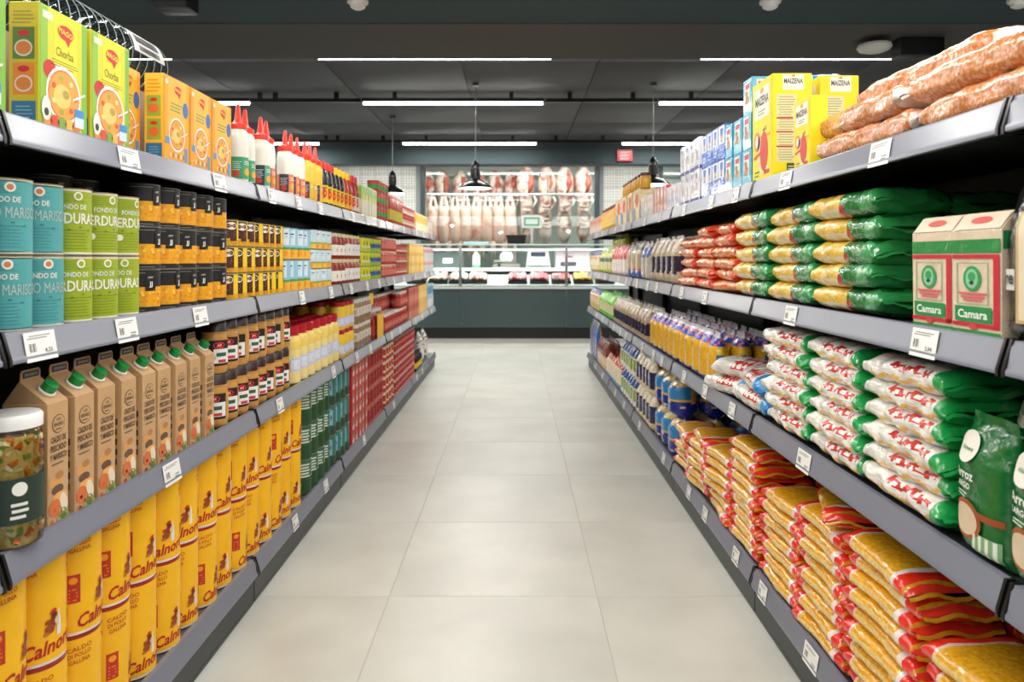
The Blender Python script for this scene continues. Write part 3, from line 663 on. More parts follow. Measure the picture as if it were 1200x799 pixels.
B1 = box_product('soup_mix_box', .165, .06, .243, 'C9D02A', chorba, chorba_side, 'DDE0B0')
def osoup(m, mp, W, Hh):
    m.rect(mp, -W/2+.003, W/2-.003, .002, Hh-.002, 'F6A623'); m.rect(mp, -W*.36, W*.36, Hh*.35, Hh-.003, 'F7BC3A', .0009)
    logo(m, mp, W*.04, Hh*.86, W*.15); m.lines(mp, -W*.28, W*.2, Hh*.6, Hh*.72, 3, '8A9A4A', .0012, .4, seed=3)
    m.disc(mp, W*.33, Hh*.66, W*.11, W*.15, '2F6FB8', .0014); bowl(m, mp, W*.0, Hh*.33, W*.32)
    m.rect(mp, -W*.30, W*.25, Hh*.0+.004, Hh*.13, 'E8A040', .001)
    for k in range(6): m.disc(mp, -W*.25+k*W*.1, Hh*.08, W*.05, W*.05, ('F4D080', 'C87830')[k % 2], .0014, n=8)
    m.disc(mp, -W*.4, Hh*.92, W*.06, W*.05, 'F8E8D0', .0012); m.rect(mp, W*.3, W*.42, Hh*.03, Hh*.2, '4A9AD0', .0014); m.rect(mp, -W*.44, -W*.3, Hh*.2, Hh*.28, '4A9AD0', .0014)
def osoup_side(m, mp, D, Hh):
    m.rect(mp, -D*.48, D*.48, .003, Hh-.003, 'F3B52A', .0007)
    for k, z in enumerate((.5, .23)):
        m.rect(mp, -D*.36, D*.36, Hh*z, Hh*(z+.24), '8CAE38', .001); m.disc(mp, 0, Hh*(z+.19), D*.2, D*.1, 'D8241C', .0014, n=10); m.disc(mp, 0, Hh*(z+.09), D*.28, D*.24, 'E06A30', .0014)
    m.lines(mp, -D*.4, D*.4, Hh*.78, Hh*.95, 4, 'D88A20', .001, .4); m.rect(mp, -D*.42, D*.42, Hh*.02, Hh*.19, '2A6F9A', .001); m.lines(mp, -D*.3, D*.34, Hh*.05, Hh*.17, 4, '8CC0DC', .0014, .25)
B2 = box_product('soup_mix_box', .148, .052, .232, 'F3A21E', osoup, osoup_side, 'F0B860')
run(B1, -1, 3, [1.285, 1.545, 1.722], .06, 'tall green and yellow soup box with bowl picture', 'soup box', 'green soup mix boxes', jr=.015)
run(B2, -1, 3, [2.055, 2.215, 2.375], .052, 'orange soup box with bowl picture', 'soup box', 'orange soup mix boxes', jr=.02)
put(B2, (-1.03, 1.91, ZT[3]+.001), .05, label='orange soup box set back behind the row of soup boxes', cat='soup box')
# sleeve of nested clear bowls lying on cartons at the back of the top shelf
BX = box_product('carton', .34, .2, .235, '8F7A5C', None, lambda m, mp, D, Hh: m.rect(mp, -D*.3, D*.3, Hh*.4, Hh*.6, 'E2DED4', .001), '86704F')
for i, y in enumerate((1.60, 1.97, 2.34)): put(BX, (-1.22, y, ZT[3]+.001), 0, label=f'plain brown carton behind the soup boxes, {ORD[i]}', cat='carton', group='brown stock cartons')
r = empty('bowl_sleeve', (-1.17, 1.50, 1.818)); tag(r, 'sleeve of nested clear plastic bowls lying above the soup boxes', 'bowls')
for k in range(19):
    q = MB(); y = k*.042; q.lathe([(.052, 0), (.078, .045), (.086, .047), (.086, .050), (.080, .050)], 26, fin='clear', col='E8ECEC', cap0=False, cap1=False)
    q.tube([(.086*math.cos(a), .086*math.sin(a), .049) for a in [2*PI*i/26 for i in range(27)]], .0011, 5, 'A8AEB0', 'sheen', caps=False)
    o = q.obj('plastic_bowl', r, loc=(0, y, 0)); o.rotation_euler = (-PI/2, 0, 0)
for k in range(2):
    q = MB(); q.lathe([(.08, 0, 'E4EAEC'), (.0815, 0), (.0865, .16), (.085, .16)], 26, fin='clear', cap0=False, cap1=False)
q = MB(); mp = cyl(.0885, 0)
q.rect(mp, -.075, -.005, .60, .78, 'D8D8D4', 0, nu=8); 
for k in range(10): q.rect(mp, -.065, -.035, .62+.012*k, .64+.012*k+(.004 if k % 3 else .008), '2A2A2A', .0006, nu=4)
for k in range(5): q.rect(mp, -.027, -.012, .63+.02*k, .67+.02*k, '6A6A6A', .0006, nu=2)
o = q.obj('barcode_wrap', r); o.rotation_euler = (-PI/2, 0, 0)
# squeeze bottles
def squeeze(lc, lc2, body='EFE9DC', cap='E8361F', name='squeeze_bottle'):
    def deco(q, R, z0, z1):
        for a0 in (0, PI):
            mp = cyl(R, a0); q.rect(mp, -R*.9, R*.2, z0, z1, lc2, .0006, nu=5); q.lines(mp, -R*.8, R*.1, z0+.03, z1-.012, 5, 'D8D8D8', .0010, .3, nu=4)
            q.disc(mp, R*.75, z0+.025, .014, .014, 'E8B040', .0012, n=10); q.lines(mp, R*.35, R*1.3, z0+.05, z1-.01, 3, 'F4F0E6', .0010, .35, seed=4, nu=3)
            q.disc(mp, -R*.4, z0+.018, .012, .012, 'D0421E', .0012, n=10)
    return jar(name, [(.030, 0), (.0345, .004), (.035, .02), (.035, .15), (.032, .175), (.024, .192)], 'sheen', body,
               [(.031, .188), (.031, .203), (.026, .206), (.015, .214), (.012, .222), (.006, .272), (.003, .276)], cap, (.035, .012, .088, lc), deco, lidname='nozzle_cap')
S1, S2, S3, S4 = squeeze('4AA878', '3C9A6A'), squeeze('58A886', '2E3440'), squeeze('E8825A', '3A3038'), squeeze('E0B83A', '4A2A3A', 'F2C23A')
for i, (y, X, P, d) in enumerate(((2.60, .977, S1, 'white squeeze bottle with green label and red nozzle, nearest'), (2.69, .985, S1, 'white squeeze bottle with green label, just behind the nearest'),
        (2.83, .977, S2, 'white squeeze bottle with black and green label, nearer'), (2.915, .985, S3, 'white squeeze bottle with orange label squeezed behind the black-labelled one'),
        (3.13, .977, S3, 'white squeeze bottle with black and orange label, first of three'), (3.22, .98, S3, 'white squeeze bottle with orange label, second of three'), (3.31, .98, S3, 'white squeeze bottle with orange label, third of three'),
        (3.42, .977, S4, 'yellow squeeze bottle with red nozzle, nearest'), (3.51, .98, S4, 'yellow squeeze bottle with red nozzle, middle'), (3.60, .978, S4, 'yellow squeeze bottle with red nozzle, farthest'))):
    put(P, (-X, y, ZT[3]+.0005), TOC_L+.15*math.sin(i*3), label=d, cat='bottle', group='sauce squeeze bottles')
def sauce(cap, body, lc):
    return jar('sauce_bottle', [(.030, 0), (.033, .004), (.033, .12), (.028, .15), (.016, .185)], 'sheen', body, [(.017, .183), (.018, .20), (.016, .222)], cap, (.033, .015, .10, lc),
               lambda q, R, z0, z1: [q.disc(cyl(R, a), 0, .06, .02, .025, 'D8361E', .001) or q.rect(cyl(R, a), -.02, .02, .085, .09, '2A2A2A', .001, nu=3) for a in (0, 1.6, 3.1, 4.7)])
SA, SB, SC_, SD = sauce('D82A20', '241C1C', 'F0C818'), sauce('F2C81C', '241E1A', 'EFC41C'), sauce('F2C81C', 'B03A1C', 'EFB01C'), sauce('D8281C', 'A02818', 'E8D8C0')
for P, Ys, d in ((SA, [3.71, 3.80, 3.89], 'dark sauce bottle with red cap and yellow label'), (SB, [3.98, 4.07], 'dark sauce bottle with yellow cap'), (SC_, [4.16, 4.25], 'red-brown sauce bottle with yellow cap'), (SD, [4.36, 4.45], 'red sauce bottle with pale label')):
    run(P, -1, 3, Ys, .066, d+' on top shelf', 'bottle', 'sauce bottles on the left top shelf', rot=TOC_L)
def simplebox(name, W, D, Hh, col, stripes, top=None, blob=None):
    def f(m, mp, w_, h_):
        for z0, z1, c in stripes: m.rect(mp, -w_*.46, w_*.46, h_*z0, h_*z1, c)
        if blob: m.disc(mp, 0, h_*blob[0], w_*blob[1], w_*blob[1]*.9, blob[2], .001, n=12)
    return box_product(name, W, D, Hh, col, f, f, top)
run(simplebox('noodle_box', .09, .06, .19, 'D8D8A8', [(.55, .95, '8CBF3C'), (.1, .5, 'E8E2C8')], 'C8D890', (.6, .25, 'F0E23C')), -1, 3, seq(4.52, 5.02, 5), .06, 'green and cream box on left top shelf', 'box', 'green and cream boxes')
redcan = can('tomato_can', .042, .09, [(0, .3, 'B52A22'), (.3, .5, 'E8D8C0'), (.5, 1, 'C03226')], lambda q, r, h: [q.rect(cyl(r, a), -.02, .02, h*.35, h*.75, 'F0E8D8', .0008, nu=3) for a in (-1, 1, 3)])
run(can('tomato_can', .044, .092, [(0, .35, 'B8322A'), (.35, .7, '3CA04A'), (.7, 1, 'D04A32')], None), -1, 3, seq(5.08, 5.5, 4), .09, 'red can with green band', 'can', 'red and green cans', tiers=3, th=.0925)
run(jar('passata_bottle', [(.033, 0), (.036, .004), (.036, .19), (.03, .21)], 'sheen', 'B84A3C', [(.031, .208), (.032, .235)], 'F4F0EA', (.036, .03, .11, 'C8B838'), None), -1, 3, seq(5.56, 6.2, 7), .073, 'tall red bottle with white lid', 'bottle', 'tall red sauce bottles')
run(redcan, -1, 3, seq(6.22, 6.9, 7), .085, 'small red can on left top shelf', 'can', 'small red cans on the left top shelf', tiers=2, th=.0905)
run(simplebox('pale_box', .12, .07, .17, 'EED9A8', [(.1, .4, 'F6EAD2'), (.5, .9, 'E8B84A')], 'F0E2C0'), -1, 3, seq(6.95, 7.9, 7), .07, 'pale yellow box on left top shelf', 'box', 'pale yellow boxes')
run(simplebox('white_box', .1, .07, .13, 'EDE6E2', [(.1, .5, 'F0C8B8')], 'F4F0EC'), -1, 3, seq(7.95, 8.4, 4), .07, 'whitish box on left top shelf end', 'box', 'whitish boxes')

# ---- middle shelf: stock cans
def stock(base, l1, l2, w2, ink, fs, tiny):
    def d(q, r, h):
        for a0 in (0, PI*.98):
            mp = cyl(r, a0)
            q.text(mp, l1, .0, h*.72, .011, 'E8E8DC', .0008, w=.06); q.text(mp, l2, 0, h*.55, .021*fs, 'F0EEDC' if fs > 1 else 'B4C6C0', .0008, w=w2, bold=fs > 1)
            q.disc(mp, .012, h*.88, .0095, .0095, 'F2F0E4', .0008); q.disc(mp, .012, h*.88, .006, .006, tiny, .0011, n=10)
            q.disc(mp, -.035, h*.30, .008, .008, 'F2F0E4', .0008)
            for k in range(7): q.rect(mp, -.038+.004*(k % 3), .035-.006*(k % 2), h*(.10+.045*k), h*(.106+.045*k), ink, .0006, nu=6)
            for k in range(4): q.rect(mp, -.03, .03-.01*(k % 2), h*(.80+.035*k), h*(.804+.035*k), ink, .0005, nu=5)
            for k in range(5): q.disc(mp, -.05+.022*k, h*(.42 if k % 2 else .38), .004, .0015, ink, .0008, n=6)
    return d
C1 = can('stock_can', .0495, .146, [(0, .03, 'E8E0C8'), (.015, .985, '4FA3A5'), (.97, 1, 'E8DCC0')], stock('4FA3A5', 'FONDO DE', 'PESCADO MARISCO', .150, '2F7378', 1, 'D87A50'), top='D8CFA8')
C2 = can('stock_can', .0495, .146, [(0, .03, 'E8E0C8'), (.03, .97, '9BAE1F'), (.97, 1, 'E8DCC0')], stock('9BAE1F', 'FONDO DE', 'VERDURAS', .112, '5F7018', 1.15, '9BAE1F'), top='D8CFA8')
run(C1, -1, 2, [1.325, 1.43, 1.532], .099, 'tall turquoise fish stock can', 'can', 'turquoise stock cans', tiers=2, th=.1465, rot=lambda r: TOC_L+r.uniform(-.25, .35))
run(C2, -1, 2, [1.635, 1.738, 1.842], .099, 'tall olive green vegetable stock can', 'can', 'green vegetable stock cans', tiers=2, th=.1465, rot=lambda r: TOC_L+r.uniform(-.1, .8))
def corn(q, r, h):
    rd = random.Random(3)
    for a0 in (0, 2.1, 4.2):
        mp = cyl(r, a0)
        q.rect(mp, .012, .040, h*.50, h*.86, '111111', .0012, nu=3); q.lines(mp, .018, .034, h*.8, h*.85, 2, 'D8D8D8', .0016, .4); q.text(mp, 'JJ', .026, h*.65, .016, 'F4F4F4', .0016)
        q.rect(mp, -.045, .012, h*.915, h*.93, '8A8A8A', .001, nu=5); q.rect(mp, -.045, .012, h*.05, h*.065, '8A8A8A', .001, nu=5)
    for k in range(170):
        a = rd.uniform(0, 2*PI); q.disc(cyl(r, a), 0, h*rd.uniform(.15, .57), .0048, .0042, rd.choice(('F7B92A', 'FBCB4A', 'E59A12', 'F4A91C')), .0008+.0001*(k % 3), n=6)
C3 = can('sweetcorn_can', .0505, .111, [(0, .11, '141414'), (.11, .6, 'F0A818'), (.6, 1, '141414')], corn)
run(C3, -1, 2, [1.955, 2.066, 2.178, 2.290, 2.402], .101, 'black-banded sweetcorn can', 'can', 'black-banded sweetcorn cans', tiers=3, th=.1115, rot=lambda r: TOC_L+r.uniform(-.3, .5))
for i, y in enumerate((1.74, 1.85)):
    for t in range(3): put(C3, (-1.10, y, ZT[2]+t*.1115), TOC_L, label=f'black-banded sweetcorn can behind the green cans, {["nearer","farther"][i]}, {TN(3)[t]} tier', cat='can', group='sweetcorn cans in the second row')
def brown(q, r, h):
    for k in range(3):
        mp = cyl(r, k*2.1)
        q.rect(mp, -.027, .022, h*.42, h*.95, '4E1F14', .0008, nu=8); q.rect(mp, -.018, .022, h*.30, h*.42, '4E1F14', .0008, nu=8); q.rect(mp, -.004, .022, h*.2, h*.30, '4E1F14', .0008, nu=6); q.disc(mp, .001, h*.76, .020, .013, 'F4EFE2', .0012, n=14); q.disc(mp, .001, h*.76, .014, .004, '9A7A60', .0015, n=10)
        q.lines(mp, -.014, .016, h*.38, h*.6, 3, 'C8A888', .0012, .3)
    for k in range(40): a = k*.61; q.disc(cyl(r, a), 0, h*(.07+.03*(k % 4)), .004, .0035, ('F0C010', 'D89A10')[k % 2], .001, n=6)
C4 = can('bean_can', .039, .090, [(0, .22, 'E3A91A'), (.22, 1, 'F0CC1E')], brown)
run(C4, -1, 2, seq(2.47, 3.03, 7), .078, 'small yellow can with brown panel', 'can', 'yellow and brown cans', tiers=3, th=.0905, rot=lambda r: TOC_L+r.uniform(-.35, .35))
def fruit(q, r, h):
    for k in range(3):
        mp = cyl(r, k*2.1); q.rect(mp, -.012, .02, h*.45, h*.95, 'DDE9EE', .0007, nu=3); q.rect(mp, -.004, .014, h*.78, h*.82, '3A4A70', .0011, nu=3); q.rect(mp, -.002, .010, h*.70, h*.72, '6A86A0', .0011, nu=3); q.disc(mp, .0, h*.2, .014, .012, 'F09A28', .0011, n=10); q.disc(mp, -.02, h*.16, .008, .012, '2C5C9A', .0011, n=8)
C5 = can('peach_can', .040, .135, [(0, .3, 'F2B63A'), (.3, .38, '5A9A4A'), (.38, 1, '8CC6DE')], fruit)
C6 = can('peach_can', .044, .092, [(0, .25, 'F0C040'), (.25, .34, '7AA860'), (.34, 1, 'C4DCE2')], fruit)
run(C5, -1, 2, seq(3.05, 3.43, 4), .080, 'tall sky blue peach can', 'can', 'tall blue peach cans', tiers=2, th=.1355, rot=lambda r: TOC_L+r.uniform(-.3, .3))
run(C6, -1, 2, seq(3.45, 3.83, 4), .088, 'short pale blue peach can', 'can', 'short blue peach cans', tiers=3, th=.0925, rot=lambda r: TOC_L+r.uniform(-.3, .3))
wl = lambda q, R, z0, z1: [q.disc(cyl(R, a), 0, (z0+z1)/2, .012, .01, 'C86A30', .001, n=8) for a in (-1, 1, 3)]
J1 = jar('sauce_jar', [(.034, 0), (.037, .005), (.037, .105), (.030, .12)], 'sheen', '8C2A18', [(.033, .118), (.034, .137)], 'D9C9A0', (.037, .02, .075, 'EDE8DF'), wl)
J2 = jar('sauce_jar', [(.045, 0), (.048, .005), (.048, .105), (.040, .12)], 'sheen', '94301C', [(.042, .118), (.043, .137)], 'D9CFA0', (.048, .02, .085, 'E6E6E2'), wl)
run(J1, -1, 2, seq(3.86, 4.12, 3), .075, 'small red sauce jar with white label', 'jar', 'small red sauce jars', tiers=2, th=.1375, rot=TOC_L)
run(J2, -1, 2, seq(4.14, 4.52, 4), .096, 'wide red-brown sauce jar', 'jar', 'wide red-brown sauce jars', tiers=2, th=.1375, rot=TOC_L)
dk = lambda c1, c2: (lambda q, r, h: [(q.disc(cyl(r, a), 0, h*.6, .012, .016, c1, .001, n=8), q.disc(cyl(r, a+1), 0, h*.35, .010, .010, c2, .001, n=8)) for a in (0, 2.1, 4.2)])
run(can('olive_can', .042, .09, [(0, .3, 'C8CE2A'), (.3, .42, 'DFE6C0'), (.42, 1, 'D8DA22')], dk('3A3A26', '6A7A20')), -1, 2, seq(4.55, 4.83, 3), .084, 'lime yellow can', 'can', 'lime yellow cans', tiers=3, th=.0905)
run(can('olive_can', .042, .09, [(0, .3, '9CB830'), (.3, .62, '2A5FA8'), (.62, 1, 'C8D42C')], dk('1A2A50', 'E8D83C')), -1, 2, seq(4.85, 5.2, 4), .084, 'blue and lime can', 'can', 'blue and lime cans', tiers=3, th=.0905)
run(jar('tomato_jar', [(.038, 0), (.041, .005), (.041, .078), (.035, .088)], 'sheen', 'C04438', [(.038, .086), (.038, .097)], 'D8C8B0', (.041, .02, .06, 'D87A6A'), None), -1, 2, seq(5.25, 5.86, 7), .083, 'pinkish red tomato jar', 'jar', 'tomato jars on the middle shelf', tiers=3, th=.0975)
run(can('tomato_can', .042, .085, [(0, .3, 'A82A22'), (.3, .45, 'E8D8C8'), (.45, 1, 'B8382C')], dk('F0C8B0', '5A1410')), -1, 2, seq(5.9, 6.42, 6), .085, 'dark red can on middle shelf', 'can', 'dark red cans', tiers=3, th=.0855)
run(simplebox('yellow_carton', .11, .08, .09, 'E8B84E', [(.2, .8, 'F0CC70')], 'EAC46A'), -1, 2, seq(6.52, 7.55, 9), .08, 'golden yellow small carton', 'box', 'golden yellow cartons', tiers=3, th=.0905)
run(simplebox('pink_carton', .1, .08, .13, 'E6DEDC', [(.55, .8, 'E08A9A'), (.1, .4, 'C8E0DC')], 'F0EEEC'), -1, 2, seq(7.6, 8.4, 7), .08, 'whitish pink carton at shelf end', 'box', 'whitish pink cartons', tiers=2, th=.1305)

# ---- low shelf
# vegetable jar
r = empty('vegetable_jar', (-.968, 1.415, ZT[1]+.001)); tag(r, 'large glass jar of diced vegetables with white lid, nearest on shelf', 'jar')
m = MB(); m.lathe([(.045, .0), (.054, .006), (.056, .02), (.056, .195), (.052, .215), (.047, .222)], 36, fin='pane', col='EEF4F0'); m.obj('glass_body', r)
m = MB(); m.lathe([(.05, .222, 'E9E9E6'), (.055, .224), (.055, .245), (.051, .250), (.02, .250)], 36, fin='sheen'); m.obj('lid', r)
m = MB(); m.lathe([(.045, .004, 'E0B45A'), (.0485, .02), (.0485, .19), (.044, .21)], 24, fin='macaroni'); m.obj('brine', r)
m = MB(); rd = random.Random(9)
for k in range(300):
    a = rd.uniform(0, 2*PI); z = rd.uniform(.01, .205); s = rd.uniform(.005, .0085)
    T = Matrix.Translation((.0468*math.cos(a), .0468*math.sin(a), z)) @ Matrix.Rotation(rd.uniform(0, 3), 4, 'X') @ Matrix.Rotation(rd.uniform(0, 3), 4, 'Z')
    m.box(-s, s, -s*.7, s*.7, -s*.6, s*.6, rd.choice(('E8842A', 'E07020', 'F0E0B0', 'E8D090', '8A9A3A', 'D8C070', 'F0A850')), 'sheen', T)
tag(m.obj('diced_vegetables', r), kind='stuff')
m = MB(); m.lathe([(.0568, .05, '24382E'), (.0568, .135)], 36, fin='print', cap0=False, cap1=False); mp = cyl(.0568, -PI/2*.75)
m.lines(mp, -.06, -.005, .06, .125, 7, 'C8CCC0', .0006, .3, nu=5); m.disc(mp, .028, .115, .013, .013, 'F0EEE6', .0006); m.lines(mp, .012, .045, .06, .095, 3, 'E8E8E0', .0006, .5, nu=4); m.rect(mp, -.08, -.05, .06, .1, 'F0F0EC', .0008, nu=3); m.lines(mp, -.078, -.052, .062, .098, 8, '303030', .0011, .5)
m.obj('label', r)
# broth cartons
def carton():
    W, D, h, hr = .069, .092, .250, .296; k = 'C9A173'
    m = MB(); m.bbox(-D/2, D/2, -W/2, W/2, 0, h, k, 'print', b=.001)
    xr = -.012
    V = [(D/2-.001, -W/2+.001, h), (D/2-.001, W/2-.001, h), (-D/2+.001, W/2-.001, h), (-D/2+.001, -W/2+.001, h), (xr, -W/2+.001, hr), (xr, W/2-.001, hr)]
    m.add(V, [(0, 1, 5, 4), (2, 3, 4, 5), (1, 2, 5), (3, 0, 4), (0, 3, 2, 1)], k)
    f = fr(D)
    m.disc(f, 0, .205, .021, .019, '4A3A2A', n=22); m.disc(f, 0, .205, .0195, .0175, k, .0011, n=22); m.text(f, 'LOS', 0, .214, .006, '4A3A2A', .0014); m.text(f, 'SENORIOS', 0, .204, .008, '4A3A2A', .0014, w=.032)
    m.lines(f, -.012, .013, .193, .198, 1, '4A3A2A', .0014)
    for t, z, w_ in (('CALDO DE', .174, .05), ('PESCADO', .156, .052), ('Y MARISCO', .138, .055)): m.text(f, t, 0, z, .013, '4A3A2E', .0010, w=w_)
    m.lines(f, -.024, .026, .122, .128, 1, '6A5A48', .001)
    m.rect(f, -W*.46, W*.46, .004, .105, 'C8A27C', .0006)
    rd = random.Random(8)
    m.disc(f, -.008, .086, .022, .016, 'D9A05A', .001); m.disc(f, .002, .098, .014, .008, 'B8804A', .0012); m.disc(f, -.004, .07, .020, .010, '6A4A3E', .0014)
    m.disc(f, .004, .055, .024, .009, 'F0B060', .0016); m.disc(f, -.014, .035, .018, .018, 'D8703A', .0018); m.disc(f, .016, .04, .012, .02, 'EBDCC0', .0018, rot=.4)
    m.disc(f, .015, .016, .011, .012, '4F7F3A', .002); 
    for q in range(12): m.disc(f, rd.uniform(-.03, .03), rd.uniform(.008, .03), .005, .004, rd.choice(('E8D0A8', 'C85A30', 'DDB070', '8AA050')), .0022, n=7)
    root = m.obj('broth_carton', link=False)
    s = MB()
    for sg in (-1, 1):
        mp = sd(W, sg); s.lines(mp, -.03, .03, .05, .13, 8, '8A6A4A', .0008, .25, seed=5); s.text(mp, 'CALDO DE', 0, .235, .009, '5A4632', .0008, w=.05); s.text(mp, 'PESCADO', 0, .222, .009, '5A4632', .0008, w=.05); s.lines(mp, .03, .036, .05, .17, 5, '5A4632', .0008, .6)
        s.disc(mp, 0, .2, .018, .010, 'B28A5C', .0008)
    side = s.obj('printed_side', link=False)
    fn = MB(); P = [(-.031, 0), (.031, 0), (.031, .016), (.027, .022), (-.027, .022), (-.031, .016)]
    V = [(xr+dx, y, hr-.001+z) for dx in (-.0012, .0012) for y, z in P]
    fn.add(V, [tuple(range(5, -1, -1)), tuple(range(6, 12))]+[(i, (i+1) % 6, 6+(i+1) % 6, 6+i) for i in range(6)], 'C9A173')
    fn.rect(lambda u, v, l: (xr+.0014+l, u, hr+v), -.026, .026, .004, .017, '2E3444', .0002); fn.text(lambda u, v, l: (xr+.0018+l, u, hr+v), 'SENORIOS', 0, .0105, .006, 'B8B4AC', .0004, w=.04)
    fin_ = fn.obj('top_fin', link=False)
    cp = MB(); cp.lathe([(.0185, 0, 'F0EEE8'), (.0185, .004), (.0150, .005, '128A3C'), (.0155, .018), (.0145, .0205), (.008, .0212)], 22, fin='plastic'); cap = cp.obj('screw_cap', link=False)
    n = Vector((hr-h, 0, D/2-xr)).normalized(); cap.rotation_euler = (0, math.atan2(n.x, n.z), 0); cap.location = ((D/2+xr)/2+.004, 0, (h+hr)/2-.002)
    return proto(root, side, fin_, cap)
CT = carton()
run(CT, -1, 1, [1.528, 1.617, 1.712, 1.811, 1.903, 1.987, 2.082, 2.179, 2.283], .092, 'brown broth carton with green screw cap', 'carton', 'broth cartons in a row', jr=.03, jx=.006)
# peanut butter jars
def pb(q, R, z0, z1):
    for a0 in (0, PI):
        mp = cyl(R, a0); q.rect(mp, -.036, .036, z0+.002, z1-.002, '1B1714', .0006, nu=7); q.disc(mp, -.004, z1-.018, .019, .011, 'D01F2A', .001); q.text(mp, 'pcd', -.004, z1-.018, .009, 'F6E8E4', .0014)
        q.rect(mp, -.022, .034, z0+.010, z1-.030, 'EFEDEA', .001, nu=5); q.lines(mp, -.014, .03, z0+.032, z1-.037, 1, '2F5F44', .0014, .7, nu=4); q.lines(mp, -.008, .028, z0+.012, z0+.026, 1, 'C8374A', .0014, .7, nu=4)
        q.disc(mp, -.027, z0+.014, .007, .009, 'E8D8B0', .0012, n=8); q.disc(mp, -.02, z0+.028, .006, .007, 'DDC48A', .0012, n=8)
JP = jar('peanut_butter_jar', [(.034, 0), (.041, .007), (.0425, .02), (.0425, .105), (.040, .12), (.0375, .130)], 'sheen', 'C8934A', [(.0385, .130, 'C08A44'), (.0395, .134), (.0385, .1365, '2E1B14'), (.0385, .168), (.036, .171)], '2E1B14', (.0425, .026, .112, 'C8934A'), pb, n=24)
run(JP, -1, 1, [2.415, 2.515, 2.61, 2.71, 2.81, 2.91, 3.01, 3.10], .085, 'peanut butter jar with dark lid', 'jar', 'peanut butter jars', tiers=2, th=.1715, rot=lambda r: TOC_L+r.uniform(-.5, .5), jx=.008)
# mustard bottles
mb_l = lambda q, R, z0, z1: [(q.rect(cyl(R, a), -.02, .025, z0+.01, z1-.01, 'DDE3F0', .0007, nu=3), q.lines(cyl(R, a), -.015, .02, z0+.015, z1-.015, 3, '5A6AB0', .001, .3)) for a in (0, PI)]
MU = jar('mayonnaise_bottle', [(.040, 0), (.046, .006), (.047, .02), (.047, .15, 'EFD06A'), (.047, .185), (.040, .20), (.034, .212)], 'sheen', 'F2DF94', [(.037, .21), (.038, .248), (.035, .251)], 'B8182A', (.047, .055, .115, 'C8CEE6'), mb_l)
run(MU, -1, 1, seq(3.18, 4.0, 7), .096, 'pale yellow mayonnaise bottle, red cap', 'bottle', 'mayonnaise bottles with red caps', rows=4, rowstep=.102, rot=lambda r: TOC_L+r.uniform(-.2, .2))
JM = jar('mayonnaise_jar', [(.042, 0), (.046, .006), (.046, .115), (.040, .13)], 'sheen', 'F2C83C', [(.041, .128), (.041, .152)], 'B01C28', (.046, .02, .07, 'C6CCE4'), mb_l)
run(JM, -1, 1, seq(4.03, 4.37, 3), .094, 'yellow mayonnaise jar, red lid', 'jar', 'yellow mayonnaise jars', tiers=2, th=.1525, rows=3, rot=TOC_L)
JB = jar('lentil_jar', [(.042, 0), (.045, .006), (.045, .115), (.040, .13)], 'macaroni', '9A7A5A', [(.041, .128), (.041, .150)], 'DAD8CC', (.045, .05, .1, 'D8CDBE'), lambda q, R, z0, z1: [q.lines(cyl(R, a), -.02, .02, z0+.01, z1-.01, 3, '7A5A60', .0008, .4, nu=3) for a in (0, 2, 4)])
run(JB, -1, 1, seq(4.4, 4.86, 5), .092, 'brown lentil jar, white lid', 'jar', 'brown lentil jars', tiers=2, th=.1505, rows=2, rot=TOC_L)
KB = jar('ketchup_bottle', [(.036, 0), (.040, .006), (.040, .13), (.028, .16), (.02, .18)], 'sheen', '8C1A1A', [(.021, .178), (.022, .20)], 'EDE6DC', (.04, .03, .1, 'A8242A'), None)
run(KB, -1, 1, seq(4.9, 5.3, 5), .082, 'dark red ketchup bottle, white cap', 'bottle', 'ketchup bottles', rows=2)
m = MB(); m.box(-.0015, .0015, -.11, .11, .0, .16, 'F6BE14'); m.box(-.004, -.0015, -.1, .1, .14, .155, 'F6BE14'); 
o = m.obj('yellow_price_card', loc=(-.936, 5.1, ZT[1]+.005)); o.rotation_euler = (0, 0, 0); tag(o, 'blank bright yellow card standing in front of ketchup bottles', 'card')
m = MB(); m.box(-.0015, .0015, -.07, .07, 0, .075, 'F2CE1C'); o = m.obj('yellow_price_card', loc=(-.966, 4.93, ZT[1]+.24)); o.rotation_euler = (0, 0, 0)
m2 = MB(); m2.box(-.004, .004, -.004, .004, -.24, 0, 'C8C8C8', 'plastic'); m2.obj('stem', o); tag(o, 'small blank yellow card on a stem above brown jars', 'card')
JT = jar('tomato_sauce_jar', [(.040, 0), (.044, .006), (.044, .105), (.038, .12)], 'sheen', 'A01E1C', [(.040, .118), (.040, .135)], 'E6DED2', (.044, .025, .08, 'D0584A'), lambda q, R, z0, z1: [q.disc(cyl(R, a), 0, (z0+z1)/2, .018, .012, 'E8C8B8', .0008, n=8) for a in (0, 2, 4)])
run(JT, -1, 1, seq(5.34, 6.45, 11), .09, 'red tomato sauce jar, white lid', 'jar', 'red tomato sauce jars', tiers=2, th=.1355, rows=2, tierof=lambda i, r: 2 if r or i > 6 else 1)
run(simplebox('pink_box', .1, .08, .14, 'CC6A58', [(.1, .5, 'D88A70'), (.6, .9, 'B84A40')], 'C87060'), -1, 1, seq(6.5, 7.15, 6), .08, 'terracotta red box on low shelf', 'box', 'terracotta boxes', tiers=2, th=.1405)
run(simplebox('gold_box', .1, .08, .14, 'E0B256', [(.1, .5, 'EAC880')], 'E6C070'), -1, 1, seq(7.2, 7.8, 6), .08, 'gold box on low shelf', 'box', 'gold boxes', tiers=2, th=.1405)
